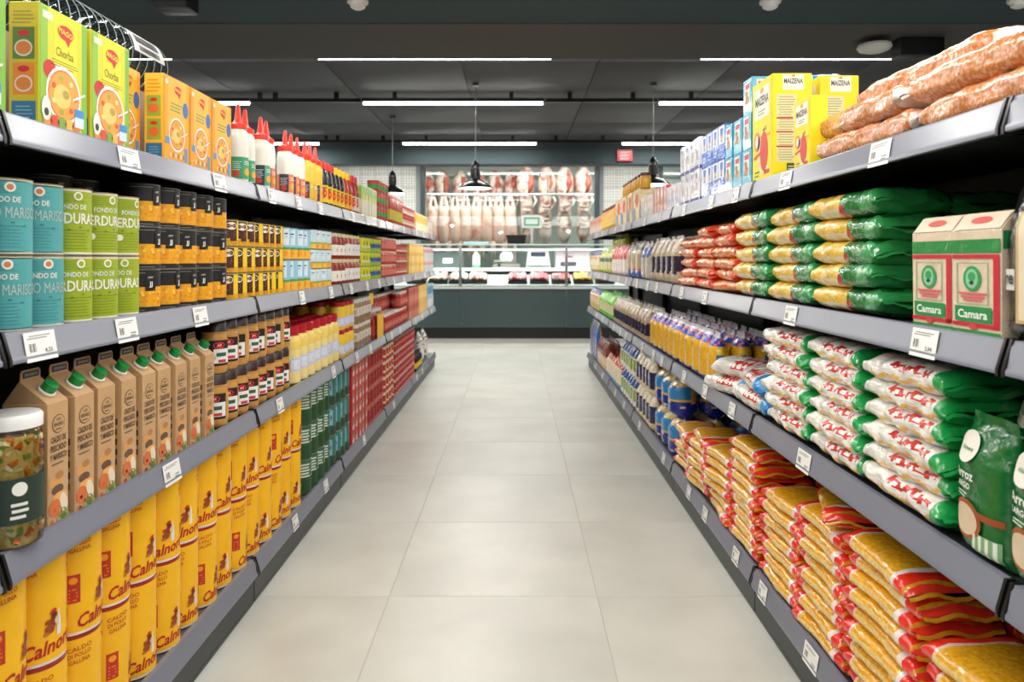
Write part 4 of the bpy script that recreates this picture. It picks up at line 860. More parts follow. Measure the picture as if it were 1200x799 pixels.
run(simplebox('blue_box', .1, .08, .27, 'A8C8DC', [(.1, .4, 'E8ECEC'), (.6, .9, '4A90C0')], 'C8DCE6'), -1, 1, seq(7.85, 8.42, 5), .08, 'tall blue and white box at shelf end', 'box', 'tall blue and white boxes')

# ---- base shelf: yellow stock tubs
def tub_deco(q, r, h):
    rd = random.Random(4); ink = 'C8601A'
    for a0 in (0, PI):
        mp = cyl(r, a0)
        q.rect(mp, -.050, -.022, h*.30, h*.56, 'C4301C', .0006, nu=3); q.disc(mp, -.036, h*.505, .009, .008, 'F2A21C', .0010, n=10); q.lines(mp, -.047, -.025, h*.32, h*.45, 4, 'E88A28', .001, .4)
        q.text(mp, 'Calnort', .026, h*.15, .030, 'B81A1E', .0010, w=.108, rot=.12, slant=.3)
        # cow-like emblem with white streak
        for cu, cv, ru, rv, c, ro in ((.026, .33, .0085, .019, '8A3A1A', -.35), (.022, .295, .010, .010, 'A04A1E', 0), (.031, .405, .0065, .009, '6E2416', .2), (.030, .445, .006, .004, 'C8261C', .3), (.025, .43, .004, .003, 'D8581E', 0), (.018, .36, .006, .004, 'B0401C', .6), (.038, .35, .006, .010, 'E8C8A0', .2), (.016, .26, .007, .004, 'C8781E', 0)):
            q.disc(mp, cu, h*cv, ru, rv, c, .0008+.00012*len(c)+.0003*ro, n=9, rot=ro)
        q.poly(mp, [(.041, h*.24), (.047, h*.24), (.045, h*.34), (.041, h*.43)], 'F4EEE4', .0016)
        q.poly(mp, [(.036, h*.22), (.046, h*.22), (.047, h*.32), (.041, h*.46)], 'F4EEE4', .0013)
        mq = cyl(r, a0+PI/2)
        for k, t in enumerate(('CALDO DE', 'POLLO', 'KIPPEN', 'BOUILLON')): q.text(mq, t, .005, h*(.90-.058*k), .0098, ink, .0007, w=.060-.006*(k % 2), rot=.10)
        for k, t in enumerate(('CALDO', 'DI POLLO', 'GALLINA')): q.text(mp, t, -.022, h*(.90-.058*k), .0098, ink, .0007, w=.052-.004*k, rot=.1)
        for k in range(4): q.rect(mq, -.02, .025-.006*(k % 2), h*(.42+.035*k), h*(.428+.035*k), ink, .0007, nu=3)
        q.barcode(mq, -.018, .016, h*.26, h*.37, .0008, 8)
TB = jar('stock_powder_tub', [(.0575, 0, 'EFE6DA'), (.0585, .001), (.0585, .007, 'FFC20E'), (.0585, .236)], 'print', 'FFC20E', [(.0560, .235, '9A1A20'), (.0575, .236), (.0575, .2425), (.055, .2445), (.02, .2445)], '9A1A20', (.0585, .007, .235, 'FFC20E'),
         lambda q, R, z0, z1: tub_deco(q, R, .24), n=28)
run(TB, -1, 0, [1.285+.13*i for i in range(16)], .121, 'yellow stock powder tub with red lettering', 'tub', 'yellow stock powder tubs', tiers=2, th=.2455, rot=lambda r: TOC_L+.25+r.uniform(-.5, .75), jx=.006)
gw = lambda q, r, h: [[q.rect(cyl(r, a), -.034, .032-.006*(k % 2), h*(.50+.085*k), h*(.545+.085*k), 'DDE6DA', .0008, nu=6) for k in range(5)]+[q.rect(cyl(r, a), -.03, .03, h*.08, h*.42, '1E4A26', .0008, nu=5)] for a in (0, 1.57, 3.14, 4.7)]
run(can('pea_can', .052, .155, [(0, .5, '28562E'), (.5, 1, '35684A')], gw), -1, 0, seq(3.36, 3.8, 4), .104, 'dark green can with white stripes', 'can', 'green cans with white stripes', tiers=3, th=.1555, rot=TOC_L)
gb = lambda q, r, h: [(q.rect(cyl(r, a), -.014, .014, h*.35, h*.85, '7CC4DC', .0008, nu=2), q.disc(cyl(r, a), 0, h*.6, .009, .014, '2C6AA8', .001, n=8)) for a in (0, 1.57, 3.14, 4.7)]
run(can('bean_can', .046, .155, [(0, .3, '2A4A34'), (.3, 1, '3F7A66')], gb), -1, 0, seq(3.83, 4.22, 4), .092, 'teal green can with blue panel', 'can', 'teal green cans', tiers=3, th=.1555, rot=TOC_L)
def straw(m, mp, W, Hh):
    for z in (.15, .65): m.disc(mp, 0, Hh*z, W*.25, W*.25, 'E8D8D0', .0008, n=10); m.disc(mp, W*.1, Hh*(z+.15), W*.2, W*.16, '5AA83A', .001, n=8); m.disc(mp, -W*.2, Hh*(z+.12), W*.15, W*.2, 'E03A3A', .001, n=8)
run(box_product('strawberry_carton', .085, .07, .155, 'C81E26', straw, straw, 'D84A44'), -1, 0, seq(4.25, 4.7, 5), .07, 'red carton with green leaf print', 'carton', 'red strawberry cartons', tiers=3, th=.1555)
run(can('tomato_tin', .05, .115, [(0, .15, 'D85A48'), (.15, .85, 'A02226'), (.85, 1, 'C86A5A')], dk('C84A3A', '6A1010')), -1, 0, seq(4.74, 5.28, 5), .1, 'wide dark red tomato tin', 'can', 'wide dark red tins', tiers=4, th=.1155)
run(can('tomato_tin', .045, .11, [(0, .25, 'C03028'), (.25, .4, 'EAD8B0'), (.4, .8, 'B82420'), (.8, 1, 'EAD8B0')], dk('F0D8A0', 'E8B060')), -1, 0, seq(5.32, 5.74, 4), .09, 'red tin with cream bands', 'can', 'red tins with cream bands', tiers=4, th=.1105)
run(can('tomato_tin', .042, .11, [(0, .1, 'E8B8B0'), (.1, .5, 'B8242A'), (.5, .56, 'E0B0A0'), (.56, .94, 'A81C22'), (.94, 1, 'E0B8B0')], dk('E89A90', '7A1014')), -1, 0, seq(5.78, 6.92, 12), .086, 'slim red tin', 'can', 'slim red tins', tiers=4, th=.1105)
run(jar('dark_bottle', [(.035, 0), (.04, .006), (.04, .12), (.02, .15)], 'sheen', '1E1A18', [(.021, .148), (.022, .17)], '202020', (.04, .03, .08, 'E8C020'), None), -1, 0, seq(7.0, 7.45, 4), .082, 'dark bottle with yellow label on base shelf', 'bottle', 'dark bottles on the left base shelf')
WB = bag('white_sack', .30, .22, .12, lambda s, a, r: 'D8D6D0' if r.random() < .8 else '5A5A58', seed=4, standing=True)
for i, y in enumerate((7.75, 8.1)): put(WB, (-1.03, y, ZT[0]+.001), 0, label=f'white sack with black print at the shelf end, {["nearer","farther"][i]}', cat='bag', group='white sacks at the left shelf end')
# ================================================================== RIGHT SHELVES
def adir(a): return math.cos(a), math.sin(a)
def stack(Ps, ys, shelf, n, th, Wd, desc, cat, group, rows=1, X0=None, seed=1, jy=.01, jr=.04, rowstep=None, nof=None, names_=None, flip=False):
    rd = random.Random(seed)
    for r in range(rows):
        for i, y in enumerate(ys):
            k_ = nof(i, r) if nof else n
            for t in range(k_):
                lab = desc+(', '+(names_[i] if names_ else ORD[i]+' stack') if len(ys) > 1 else '')+f', {TN(9)[t]} layer'+(', '+RW[r] if rows > 1 else '')
                if lab in LAB: print('DUP LABEL', lab)
                LAB.add(lab)
                put(rd.choice(Ps), ((X0 or Rf)+Wd/2+r*(rowstep or Wd+.01)+rd.uniform(-.006, .010), y+rd.uniform(-jy, jy), ZT[shelf]+.001+t*th), PI+rd.uniform(-jr, jr)+(PI if flip and rd.random() < .5 else 0), tilt=rd.uniform(-.03, .03), roll=rd.uniform(-.025, .025), label=lab, cat=cat, group=group)
# ---- top shelf: bags of orange crisps
def crisp(s, a, r):
    q = min(s, 1-s)
    if q < .05: return ('E8D6CC', 'film')
    if r.random() < .006: return ('2A2420', 'film')
    return ('C8742E', 'crisps')
OC = [bag('snack_bag', .50, .26, .070, crisp, seed=k, crink=.008, nS=30, nA=24, lumpy=.02, ex=6) for k in (1, 2, 3)]
rd = random.Random(2)
k = 0
for (x, y, z, rz, ro, nm) in ((.985, 1.86, 0, .03, 0, 'lower bag of the farther pile'), (.985, 1.34, 0, -.02, .0, 'lower bag of the nearer pile'), (.99, 1.90, .066, -.04, -.02, 'middle bag of the farther pile'),
                              (.995, 1.38, .068, .05, .03, 'upper bag of the nearer pile'), (1.05, 1.72, .125, .12, .05, 'top bag bridging both piles'), (1.22, 1.86, .0, 0, 0, 'lower bag at the back, farther'), (1.22, 1.34, 0, .03, 0, 'lower bag at the back, nearer'), (1.21, 1.60, .07, .05, 0, 'upper bag at the back')):
    put(OC[k % 3], (x, y, ZT[3]+.001+z), PI+rz, roll=ro, label='clear bag of orange snacks, '+nm, cat='bag', group='bags of orange snacks'); k += 1
# cornflour boxes
def corn_front(m, mp, W, Hh):
    m.rect(mp, -W*.46, W*.46, Hh*.01, Hh*.99, 'F4DE10', .0006)
    m.rect(mp, -W*.36, W*.36, Hh*.62, Hh*.93, 'F2EEDC', .0009); m.text(mp, 'MAIZENA', 0, Hh*.80, Hh*.09, '4A3A34', .0013, w=W*.66)
    m.lines(mp, -W*.2, W*.2, Hh*.66, Hh*.72, 2, '9A8A70', .0013, .4); m.disc(mp, 0, Hh*.9, W*.09, W*.05, 'F0A020', .0013)
    m.text(mp, 'MAIZ', W*.14, Hh*.50, Hh*.035, '3A3A30', .0011, rot=.25); m.disc(mp, -W*.26, Hh*.40, W*.16, W*.17, 'E88A28', .001); m.disc(mp, -W*.26, Hh*.40, W*.08, W*.11, 'F4E8D8', .0013)
    m.rect(mp, -W*.1, W*.42, Hh*.42, Hh*.445, 'E8A030', .0012); m.disc(mp, W*.02, Hh*.27, W*.26, W*.38, 'E9DF9A', .0010, n=20); m.disc(mp, W*.10, Hh*.28, W*.20, W*.33, 'D8402E', .0013, n=20)
    m.poly(mp, [(-W*.42, Hh*.22), (0, Hh*.26), (0, Hh*.30), (-W*.42, Hh*.25)], 'D8402E', .0015)
    m.rect(mp, W*.1, W*.36, Hh*.05, Hh*.09, 'D8402E', .001); m.rect(mp, W*.12, W*.32, Hh*.10, Hh*.13, 'F0E8D8', .001); m.lines(mp, -W*.4, -W*.1, Hh*.04, Hh*.12, 2, '6A6A30', .001, .4)
def corn_side(m, mp, D, Hh):
    m.rect(mp, -D*.24, D*.30, Hh*.84, Hh*.985, 'F4F0DE', .0008); m.text(mp, 'MAIZENA', .03*D, Hh*.925, Hh*.05, '4A3A34', .0012, w=D*.48); m.disc(mp, .03*D, Hh*.975, D*.05, D*.03, 'F0A020', .0012)
    m.rect(mp, -D*.40, D*.12, Hh*.14, Hh*.80, 'E4D9A0', .0008)
    m.lines(mp, -D*.38, D*.08, Hh*.16, Hh*.79, 26, 'A09870', .001, .3, seed=6)
    for z in (.56, .425, .285): m.rect(mp, -D*.40, D*.02, Hh*z, Hh*(z+.014), 'C82A1E', .0013)
    m.rect(mp, -D*.14, D*.12, Hh*.06, Hh*.13, '4A4A20', .001); m.lines(mp, -D*.12, D*.08, Hh*.07, Hh*.12, 2, 'D8D8A0', .0013, .4)
MZ = box_product('cornflour_box', .20, .128, .335, 'F6DE12', corn_front, corn_side, 'F0DC30', part='printed_panel')
MZs = box_product('cornflour_box', .125, .05, .205, 'F6DE12', corn_front, None, 'F0DC30')
put(MZ, (Rf+.064, 2.50, ZT[3]+.001), PI, label='large yellow cornflour box standing at the shelf edge', cat='box', group='large yellow cornflour boxes')
put(MZ, (Rf+.064+.166, 2.53, ZT[3]+.001), PI, label='large yellow cornflour box standing at the back', cat='box', group='large yellow cornflour boxes')
put(MZs, (Rf+.04, 2.19, ZT[3]+.001), PI, label='small yellow cornflour box in front of the large one', cat='box')
# small packs in stacks
def pack(name, W, D, Hh, base, decor, top): return box_product(name, W, D, Hh, base, decor, decor, top, fin='film')
def cyan(m, mp, W, Hh):
    m.rect(mp, -W*.30, W*.30, Hh*.3, Hh*.92, 'DDE8E8', .0008); m.rect(mp, -W*.22, W*.24, Hh*.72, Hh*.86, 'C84A5A', .0012); rd = random.Random(1)
    for k in range(7): m.disc(mp, rd.uniform(-.2, .2)*W, Hh*rd.uniform(.35, .65), W*.1, W*.1, rd.choice(('B8783A', 'C89050', '8A5A30')), .0013+.0001*k, n=8)
CY_ = pack('biscuit_pack', .10, .08, .128, '2FA8C8', cyan, '58BCD8')
def runR(P, shelf, Ys, depth, desc, cat, group, **k): run(P, 1, shelf, Ys, depth, desc, cat, group, **k)
runR(CY_, 3, [2.68, 2.79, 2.90], .08, 'turquoise biscuit pack', 'pack', 'turquoise biscuit packs', tiers=2, th=.1285, rows=2)
put(CY_, (Rf+.05, 2.69, ZT[3]+.2575), PI, label='turquoise biscuit pack alone on top of the stack', cat='pack')
put(CY_, (Rf+.05+.28, 2.75, ZT[3]+.001), PI, label='turquoise biscuit pack standing deep behind the cornflour boxes', cat='pack')
CB = bag('biscuit_bag', .26, .12, .05, lambda s, a, r: 'E8F0F0' if .35 < s < .6 and r.random() < .5 else '2FA6D4', seed=8)
put(CB, (1.03, 2.66, ZT[3]+.337), PI+1.35, label='turquoise bag lying on top of the large cornflour boxes', cat='bag')
def blue(m, mp, W, Hh):
    m.rect(mp, -W*.46, W*.46, Hh*.45, Hh*.95, 'DCE4EC', .0007); m.poly(mp, [(-W*.2, Hh*.9), (W*.25, Hh*.9), (W*.1, Hh*.5), (-W*.1, Hh*.5)], '3A6AC0', .001); m.disc(mp, 0, Hh*.62, W*.14, W*.12, 'D8A85A', .0013, n=10); m.lines(mp, -W*.3, W*.3, Hh*.12, Hh*.35, 2, '8AB0E8', .001, .5)
BL = pack('biscuit_pack', .088, .08, .138, '2A62C4', blue, '4A7AD0')
runR(BL, 3, seq(2.96, 3.32, 4), .08, 'royal blue biscuit pack', 'pack', 'royal blue biscuit packs', tiers=2, th=.1385, rows=2)
def white(m, mp, W, Hh):
    m.rect(mp, -W*.46, W*.46, .002, Hh*.12, '4A3A90', .0007); m.disc(mp, 0, Hh*.45, W*.12, W*.26, '8A7A80', .001, n=12); m.disc(mp, 0, Hh*.42, W*.07, W*.16, 'D8C0A0', .0013, n=10); m.rect(mp, -W*.3, W*.1, Hh*.75, Hh*.88, '8A90A8', .001)
WH = pack('flour_pack', .09, .09, .145, 'DCDEE4', white, 'E6E8EC')
runR(WH, 3, seq(3.36, 3.76, 4), .09, 'white paper pack', 'pack', 'white paper packs', tiers=2, th=.1455, rows=2)
put(bag('bread_bag', .16, .09, .035, lambda s, a, r: ('C08A6A', 'film'), seed=3), (Rf+.12, 3.6, ZT[3]+.292), PI+.7, label='small brown bag lying on top of the white packs', cat='bag')
runR(pack('flour_pack', .09, .08, .125, 'E2E4EA', lambda m, mp, W, Hh: (m.rect(mp, -W*.3, W*.3, Hh*.2, Hh*.5, 'B8C0DC', .001), m.disc(mp, 0, Hh*.7, W*.15, W*.12, 'C87A8A', .001, n=8)), 'F0F0F2'), 3, seq(3.8, 4.1, 3), .08, 'short white pack with pale blue print', 'pack', 'short white packs')
def redw(m, mp, W, Hh): m.rect(mp, -W*.46, -W*.1, .002, Hh-.002, 'D8302A', .0007); m.disc(mp, W*.15, Hh*.4, W*.2, W*.2, 'D8A860', .001, n=10)
runR(pack('biscuit_pack', .1, .08, .15, 'EDE4DE', redw, 'E8D0CC'), 3, seq(4.13, 4.5, 4), .08, 'red and white striped pack', 'pack', 'red and white packs')
runR(pack('biscuit_pack', .11, .08, .14, 'EAE6DC', lambda m, mp, W, Hh: (m.rect(mp, -W*.3, W*.2, Hh*.1, Hh*.4, 'C8D0DC', .001), m.disc(mp, 0, Hh*.7, W*.1, W*.1, 'D85A50', .001, n=8)), 'F0ECE4'), 3, seq(4.55, 4.95, 4), .08, 'cream pack with small red spot', 'pack', 'cream packs')
def flower(m, mp, W, Hh):
    for k in range(6): a = k*1.05; m.disc(mp, W*.1+W*.16*math.cos(a), Hh*.65+Hh*.14*math.sin(a), W*.09, W*.08, 'D8302E', .0010+.0001*k, n=8)
    m.rect(mp, -W*.45, -W*.2, Hh*.05, Hh*.45, '8AA8C8', .001); m.rect(mp, -W*.2, -W*.12, Hh*.05, Hh*.4, '2A5AB0', .0013)
CX = pack('cereal_box', .28, .12, .21, 'E6CF98', flower, 'EAD8A8')
runR(CX, 3, seq(5.0, 6.2, 4), .12, 'large cream box with red flower print', 'box', 'large cream boxes')
YJ = jar('sauce_jar', [(.034, 0), (.038, .005), (.038, .075), (.032, .085)], 'sheen', 'DFA83A', [(.034, .083), (.034, .103)], '5A2A1E')
run(YJ, 1, 3, seq(4.95, 5.9, 8), .08, 'yellow jar with brown lid on the cream boxes', 'jar', 'yellow jars on the cream boxes', dz=.211)
YB = jar('sauce_bottle', [(.036, 0), (.040, .005), (.040, .15), (.025, .18)], 'sheen', 'D9A838', [(.027, .178), (.027, .205)], '6A2A22', (.04, .03, .1, 'E8C870'), None)
runR(YB, 3, seq(6.3, 7.3, 10), .08, 'yellow bottle with dark red cap', 'bottle', 'yellow bottles with dark red caps')
runR(simplebox('pink_pack', .1, .08, .16, 'DDB8A8', [(.1, .4, 'E8D8D0'), (.6, .9, 'D88A78')], 'E0C0B4'), 3, seq(7.4, 8.4, 8), .08, 'pinkish pack at the shelf end', 'pack', 'pinkish packs')

# ---- middle shelf
def black_rice(q, mp, W, L):
    q.rect(mp, -W*.30, W*.36, L*.12, L*.80, 'C8A870', .0006, nu=6, nv=8); q.rect(mp, -W*.26, W*.33, L*.14, L*.78, 'E2D4B4', .0012, nu=6, nv=8); q.disc(mp, W*.05, L*.5, W*.16, W*.2, '3A8FC8', .002)
    q.rect(mp, -W*.46, -W*.31, L*.32, L*.45, 'D8D4CC', .001, nv=2); q.text(mp, 're', -W*.385, L*.385, L*.06, '1A1A1A', .002)
BR = bag('rice_bag', .27, .205, .075, lambda s, a, r: '17171A' if r.random() < .96 else '3A3A40', seed=2, standing=True, deco=black_rice, crink=.003, ex=5)
put(BR, (Rf+.035, 1.162, ZT[2]+.001), PI, label='black rice bag with gold panel, nearest on right middle shelf', cat='bag')
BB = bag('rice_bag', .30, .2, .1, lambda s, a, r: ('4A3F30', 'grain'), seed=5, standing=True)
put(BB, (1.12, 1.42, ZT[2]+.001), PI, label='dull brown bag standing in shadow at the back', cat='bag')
def camara(m, mp, W, Hh):
    m.rect(mp, -W*.5, W*.5, Hh*.80, Hh*.93, '1E8A44', .0008, 'film'); m.rect(mp, -W*.5, W*.5, 0.001, Hh*.05, '1E8A44', .0008, 'film')
    m.rect(mp, -W*.5, W*.48, Hh*.745, Hh*.785, 'C42030', .001); m.rect(mp, W*.36, W*.48, Hh*.08, Hh*.745, 'C42030', .001); m.rect(mp, -W*.5, W*.48, Hh*.08, Hh*.12, 'C42030', .001)
    for a in ((-.40, .26, .70, .705), (-.40, .26, .30, .305), (-.40, -.385, .30, .70), (.245, .26, .30, .70)): m.rect(mp, W*a[0], W*a[1], Hh*a[2], Hh*a[3], '3A9A5A', .001)
    m.disc(mp, -W*.07, Hh*.55, W*.19, Hh*.125, '2E9A52', .001, n=20); m.disc(mp, -W*.07, Hh*.55, W*.13, Hh*.095, '8CC8A0', .0013, n=18); m.disc(mp, -W*.07, Hh*.57, W*.08, Hh*.045, '2E9A52', .0016, n=12); m.disc(mp, -W*.07, Hh*.51, W*.05, Hh*.02, '2A3A30', .0018, n=10)
    for k in range(3): m.rect(mp, -W*(.36-.05*k), W*(.24-.05*k), Hh*(.395-.032*k), Hh*(.415-.032*k), 'D8606A', .001)
    m.rect(mp, -W*.44, W*.33, Hh*.13, Hh*.28, '1E8A44', .0012); m.text(mp, 'Camara', -W*.06, Hh*.205, Hh*.085, 'F2F4EC', .0016, w=W*.62)
    m.disc(mp, -W*.05, Hh*.085, W*.09, Hh*.03, 'C8404A', .0014, n=10)
m = MB()
m.add([(-.045, -.068, 0), (.045, -.068, 0), (.045, .068, 0), (-.045, .068, 0), (-.046, -.07, .17), (.046, -.07, .17), (.046, .07, .17), (-.046, .07, .17), (-.03, -.066, .196), (.02, -.066, .2), (.02, .066, .2), (-.03, .066, .196)],
      [(0, 3, 2, 1), (0, 1, 5, 4), (1, 2, 6, 5), (2, 3, 7, 6), (3, 0, 4, 7), (4, 5, 9, 8), (5, 6, 10, 9), (6, 7, 11, 10), (7, 4, 8, 11), (8, 9, 10, 11)], 'E2CFB4', 'film')
root = m.obj('flour_pack', link=False); q = MB(); camara(q, lambda u, v, l: (.0455+.001*v/.17+l*1.3, u, v*.94), .136, .178)
q.rect(lambda u, v, l: (.046-(v)*.85+l, u, .172+v+l), -.066, .066, .0, .026, 'E2CFB4', .0004); q.disc(lambda u, v, l: (.046-(v)*.85+l, u, .172+v+l), 0, .014, .03, .006, 'D0504A', .001)
q.rect(sd(.139, 1), -.04, .04, .03, .15, 'D8C4A4', .0012); q.rect(sd(.139, 1), -.045, .045, .14, .168, '1E8A44', .002)
CM = proto(root, q.obj('printed_panel', link=False))
run(CM, 1, 2, [1.342, 1.484], .095, 'cream flour pack with red frame and green label', 'pack', 'cream, red and green flour packs', jr=.03)
for o in COL.objects:
    if o.name.startswith('flour_pack') and o.get('group') == 'cream, red and green flour packs': o.scale = (1, 1, 1.12)
# green / yellow pasta bags lying in three stacks
def gp(s, a, r):
    c, d = adir(a)
    if s > .93: return '2E8A48'
    if s > .52:
        if .80 < s < .93 and int(a*9) % 2: return '3A9A58'
        if .53 < s < .60 and c > .3 and d < -.1: return 'B8302A'
        return '17702F' if (int(s*60)+int(a*4)) % 5 else '2A8A48'
    if s < .04: return 'D8C070'
    if d < -.35 and s > .2: return 'D9CDA8'
    return ('E9BE46', 'macaroni')
GP = [bag('pasta_bag', .365, .20, .069, gp, ex=3.4, seed=k, nS=34, nA=24, crink=.006, lumpy=.02) for k in (1, 2, 3)]
stack(GP, [1.905, 2.275, 2.645], 2, 5, .060, .20, 'green and yellow pasta bag', 'bag', 'green and yellow pasta bags', seed=3, nof=lambda i, r: 5)
stack(GP, [1.905, 2.3], 2, 5, .058, .19, 'green and yellow pasta bag in the back row', 'bag', 'green and yellow pasta bags at the back', X0=Rf+.2, seed=8)
def orp(s, a, r):
    if min(s, 1-s) < .10: return 'D8401E'
    if .42 < s < .58 and math.sin(a) > 0: return 'E0521E' if r.random() < .7 else 'F0D0B0'
    return ('E88A3A', 'macaroni')
OP = [bag('noodle_bag', .30, .17, .055, orp, seed=k, nS=24, nA=18, crink=.007, lumpy=.03) for k in (5, 6)]
stack(OP, [3.0, 3.31, 3.62], 2, 6, .046, .17, 'orange noodle bag', 'bag', 'orange noodle bags', seed=5, jr=.1, nof=lambda i, r: (6, 6, 5)[i])
put(OP[0], (1.06, 3.0, ZT[2]+.24), PI+.3, label='orange noodle bag lying on the back of the orange stacks', cat='bag')
GB = bag('bean_bag', .24, .14, .09, lambda s, a, r: ('A89A8A', 'grain'), seed=7, standing=True)
for i, y in enumerate((3.5, 3.66)): put(GB, (1.1, y, ZT[2]+.06), PI, label=f'greyish bean bag standing behind the orange bags, {["nearer","farther"][i]}', cat='bag', group='greyish bean bags')
def rice(label, base='C9B79C', lo=.28, hi=.66, diag=True, fin='grain'):
    def f(s, a, r):
        c, d = adir(a)
        if lo < s+(d*.05 if diag else 0) < hi and d is not None and (c > -2): 
            return label
        if s > .94: return ('DDD6CC', 'film')
        return (base, fin)
    return f
def sbag(name, L, W, T, fn, seeds=(1, 2)): return [bag(name, L, W, T, fn, seed=k, standing=True, nS=18, nA=16, crink=.004) for k in seeds]
NR = sbag('rice_bag', .25, .145, .085, rice('221C3A', 'D0BC9E'))
runR(NR, 2, seq(3.88, 4.66, 5), .085, 'clear bean bag with navy label band', 'bag', 'bean bags with navy band, middle shelf', rows=2)
runR(sbag('rice_bag', .24, .15, .085, rice('2A5AA8', 'DAD2C4', .68, .93)), 2, seq(4.70, 5.0, 2), .085, 'white rice bag with blue top', 'bag', 'rice bags with blue top')
runR(sbag('rice_bag', .25, .2, .09, lambda s, a, r: '2A62B0' if s < .22 else ('C85A4A' if s < .3 else ('B8A482' if s < .8 else '4A4238'))), 2, seq(5.05, 5.65, 3), .09, 'beige bag with blue foot', 'bag', 'beige bags with blue foot')
runR(sbag('rice_bag', .24, .15, .085, lambda s, a, r: 'D83A3A' if (s > .55 and math.sin(a*2) > .0) else ('E8DCD4' if s > .1 else 'E0C8C0')), 2, seq(5.7, 6.5, 5), .085, 'white bag with red top', 'bag', 'white bags with red top')
LG = sbag('grain_bag', .22, .16, .085, lambda s, a, r: '2F6A3A' if .5 < s < .66 else ('B8C83A' if s < .2 or s > .75 else 'D8C88A'))
runR(LG, 2, seq(6.55, 7.5, 5), .085, 'lime and beige bag', 'bag', 'lime and beige bags')
LG2 = sbag('grain_bag', .12, .16, .1, lambda s, a, r: 'B4C040' if s > .3 else 'DCD08A')
for i, y in enumerate((6.4, 6.6, 6.8, 7.0)): put(LG2[0], (.96, y, ZT[2]+.225), PI, label=f'small lime bag on top of the bags below, {ORD[i]}', cat='bag', group='small lime bags on top')
BO = sbag('pasta_bag', .22, .15, .08, lambda s, a, r: '3A4A8A' if s > .78 else ('E88A3A' if .6 < s < .78 and r.random() < .6 else ('E8D8B0' if s > .35 else 'D8B870')))
runR(BO, 2, seq(7.55, 8.4, 6), .08, 'cream and blue bag at the shelf end', 'bag', 'cream and blue bags, middle shelf end')

# ---- low shelf
def arroz(q, mp, W, L):
    q.disc(mp, -W*.22, L*.80, W*.23, L*.12, 'EDE9DC', .0010, n=20); q.text(mp, 'Aliment', -W*.2, L*.79, L*.032, '4A8A5A', .0018, w=W*.26)
    q.text(mp, 'Arroz', -W*.20, L*.60, L*.075, 'F2F0E8', .0012, w=W*.44); q.text(mp, 'LARGO', -W*.22, L*.515, L*.045, 'F2F0E8', .0012, w=W*.34); q.lines(mp, -W*.4, -W*.1, L*.42, L*.47, 2, 'D8E8D8', .0012, .4)
    q.rect(mp, W*.05, W*.46, L*.31, L*.36, '9A4A22', .0012, nu=8, nv=3)
    q.disc(mp, -W*.14, L*.27, W*.31, L*.145, 'A4501F', .0013, n=24); q.disc(mp, -W*.15, L*.265, W*.26, L*.115, 'D9C2A2', .0018, n=24)
    q.rect(mp, W*.0, W*.44, L*.05, L*.20, '7FA87A', .0008, nu=8, nv=5)
    for k in range(4): q.rect(mp, W*(.02+.11*k), W*(.07+.11*k), L*.055, L*.195, 'DDE6D4', .0014, nu=2, nv=5)
AZ = [bag('rice_bag', .245, .152, .08, lambda s, a, r: '14682E' if s > .12 else '2A7A40', seed=k, standing=True, deco=arroz, crink=.002, nS=26, nA=24) for k in (1, 4)]
run(AZ, 1, 1, [1.19, 1.347], .085, 'dark green long rice bag with wooden spoon picture', 'bag', 'dark green long rice bags', jr=.05)
run(AZ, 1, 1, [1.22, 1.38], .085, 'dark green rice bag in the second row', 'bag', 'dark green rice bags behind', X0=Rf+.13, dz=.055)
PL = bag('rice_bag', .30, .17, .055, lambda s, a, r: '1A6A34', seed=9)
put(PL, (Rf+.25, 1.30, ZT[1]+.001), PI, label='dark green rice bag lying flat behind the standing ones', cat='bag')
def rn(s, a, r):
    c, d = adir(a); w_ = .12*math.sin(s*22)
    if s > .905: return '1E9A4A'
    if s < .07: return ('D8D8D0', 'film')
    if c > .0 and .22+w_*.6 < d < .60+w_*.5 and .36 < s < .88: return 'C4281E' if math.sin(s*75+d*6)+math.sin(s*31-d*14+2) > -.45 else 'F0ECE4'
    if c > .1 and -.44+w_ < d < -.20+w_ and .12 < s: return 'EDB71A'
    return ('F3EFE6', 'noodle')
RN = [bag('rice_noodle_bag', .34, .19, .068, rn, ex=2.5, seed=k, nS=80, nA=52, crink=.006, lumpy=.055) for k in (1, 2, 3)]
stack(RN, [1.61, 1.955, 2.30], 1, 6, .0515, .18, 'clear rice noodle bag with red print', 'bag', 'rice noodle bags', seed=4, nof=lambda i, r: 6, jr=.05)
stack(RN, [1.66, 2.02], 1, 5, .0515, .18, 'clear rice noodle bag in the back row', 'bag', 'rice noodle bags at the back', X0=Rf+.19, seed=14)
def rnb(s, a, r):
    if s > .84: return '2A8FD0'
    if s < .1: return ('DCDCD8', 'film')
    if .35 < s < .75 and 0.1 < math.sin(a) and math.cos(a) > -.3: return 'C83A36' if math.sin(s*70+a*4)+math.sin(a*9) > -.2 else 'E8E4DC'
    return ('DEDAD0', 'noodle')
RB = [bag('rice_noodle_bag', .33, .19, .075, rnb, seed=k, nS=60, nA=40, crink=.009, lumpy=.03) for k in (11, 12)]
for i, (x, y, z, rz) in enumerate(((Rf+.09, 2.66, .001, .05), (Rf+.10, 2.68, .066, -.15), (Rf+.08, 2.97, .001, .2), (Rf+.12, 2.93, .066, .45), (Rf+.17, 2.64, .14, -.3))):
    put(RB[i % 2], (x, y, ZT[1]+z), PI+rz, roll=.03*(i % 3-1), label='clear rice noodle bag with blue end, '+('lowest of the near pile', 'second in the near pile', 'lowest of the farther pile', 'upper in the farther pile', 'topmost, slanting backwards')[i], cat='bag', group='noodle bags with blue ends')
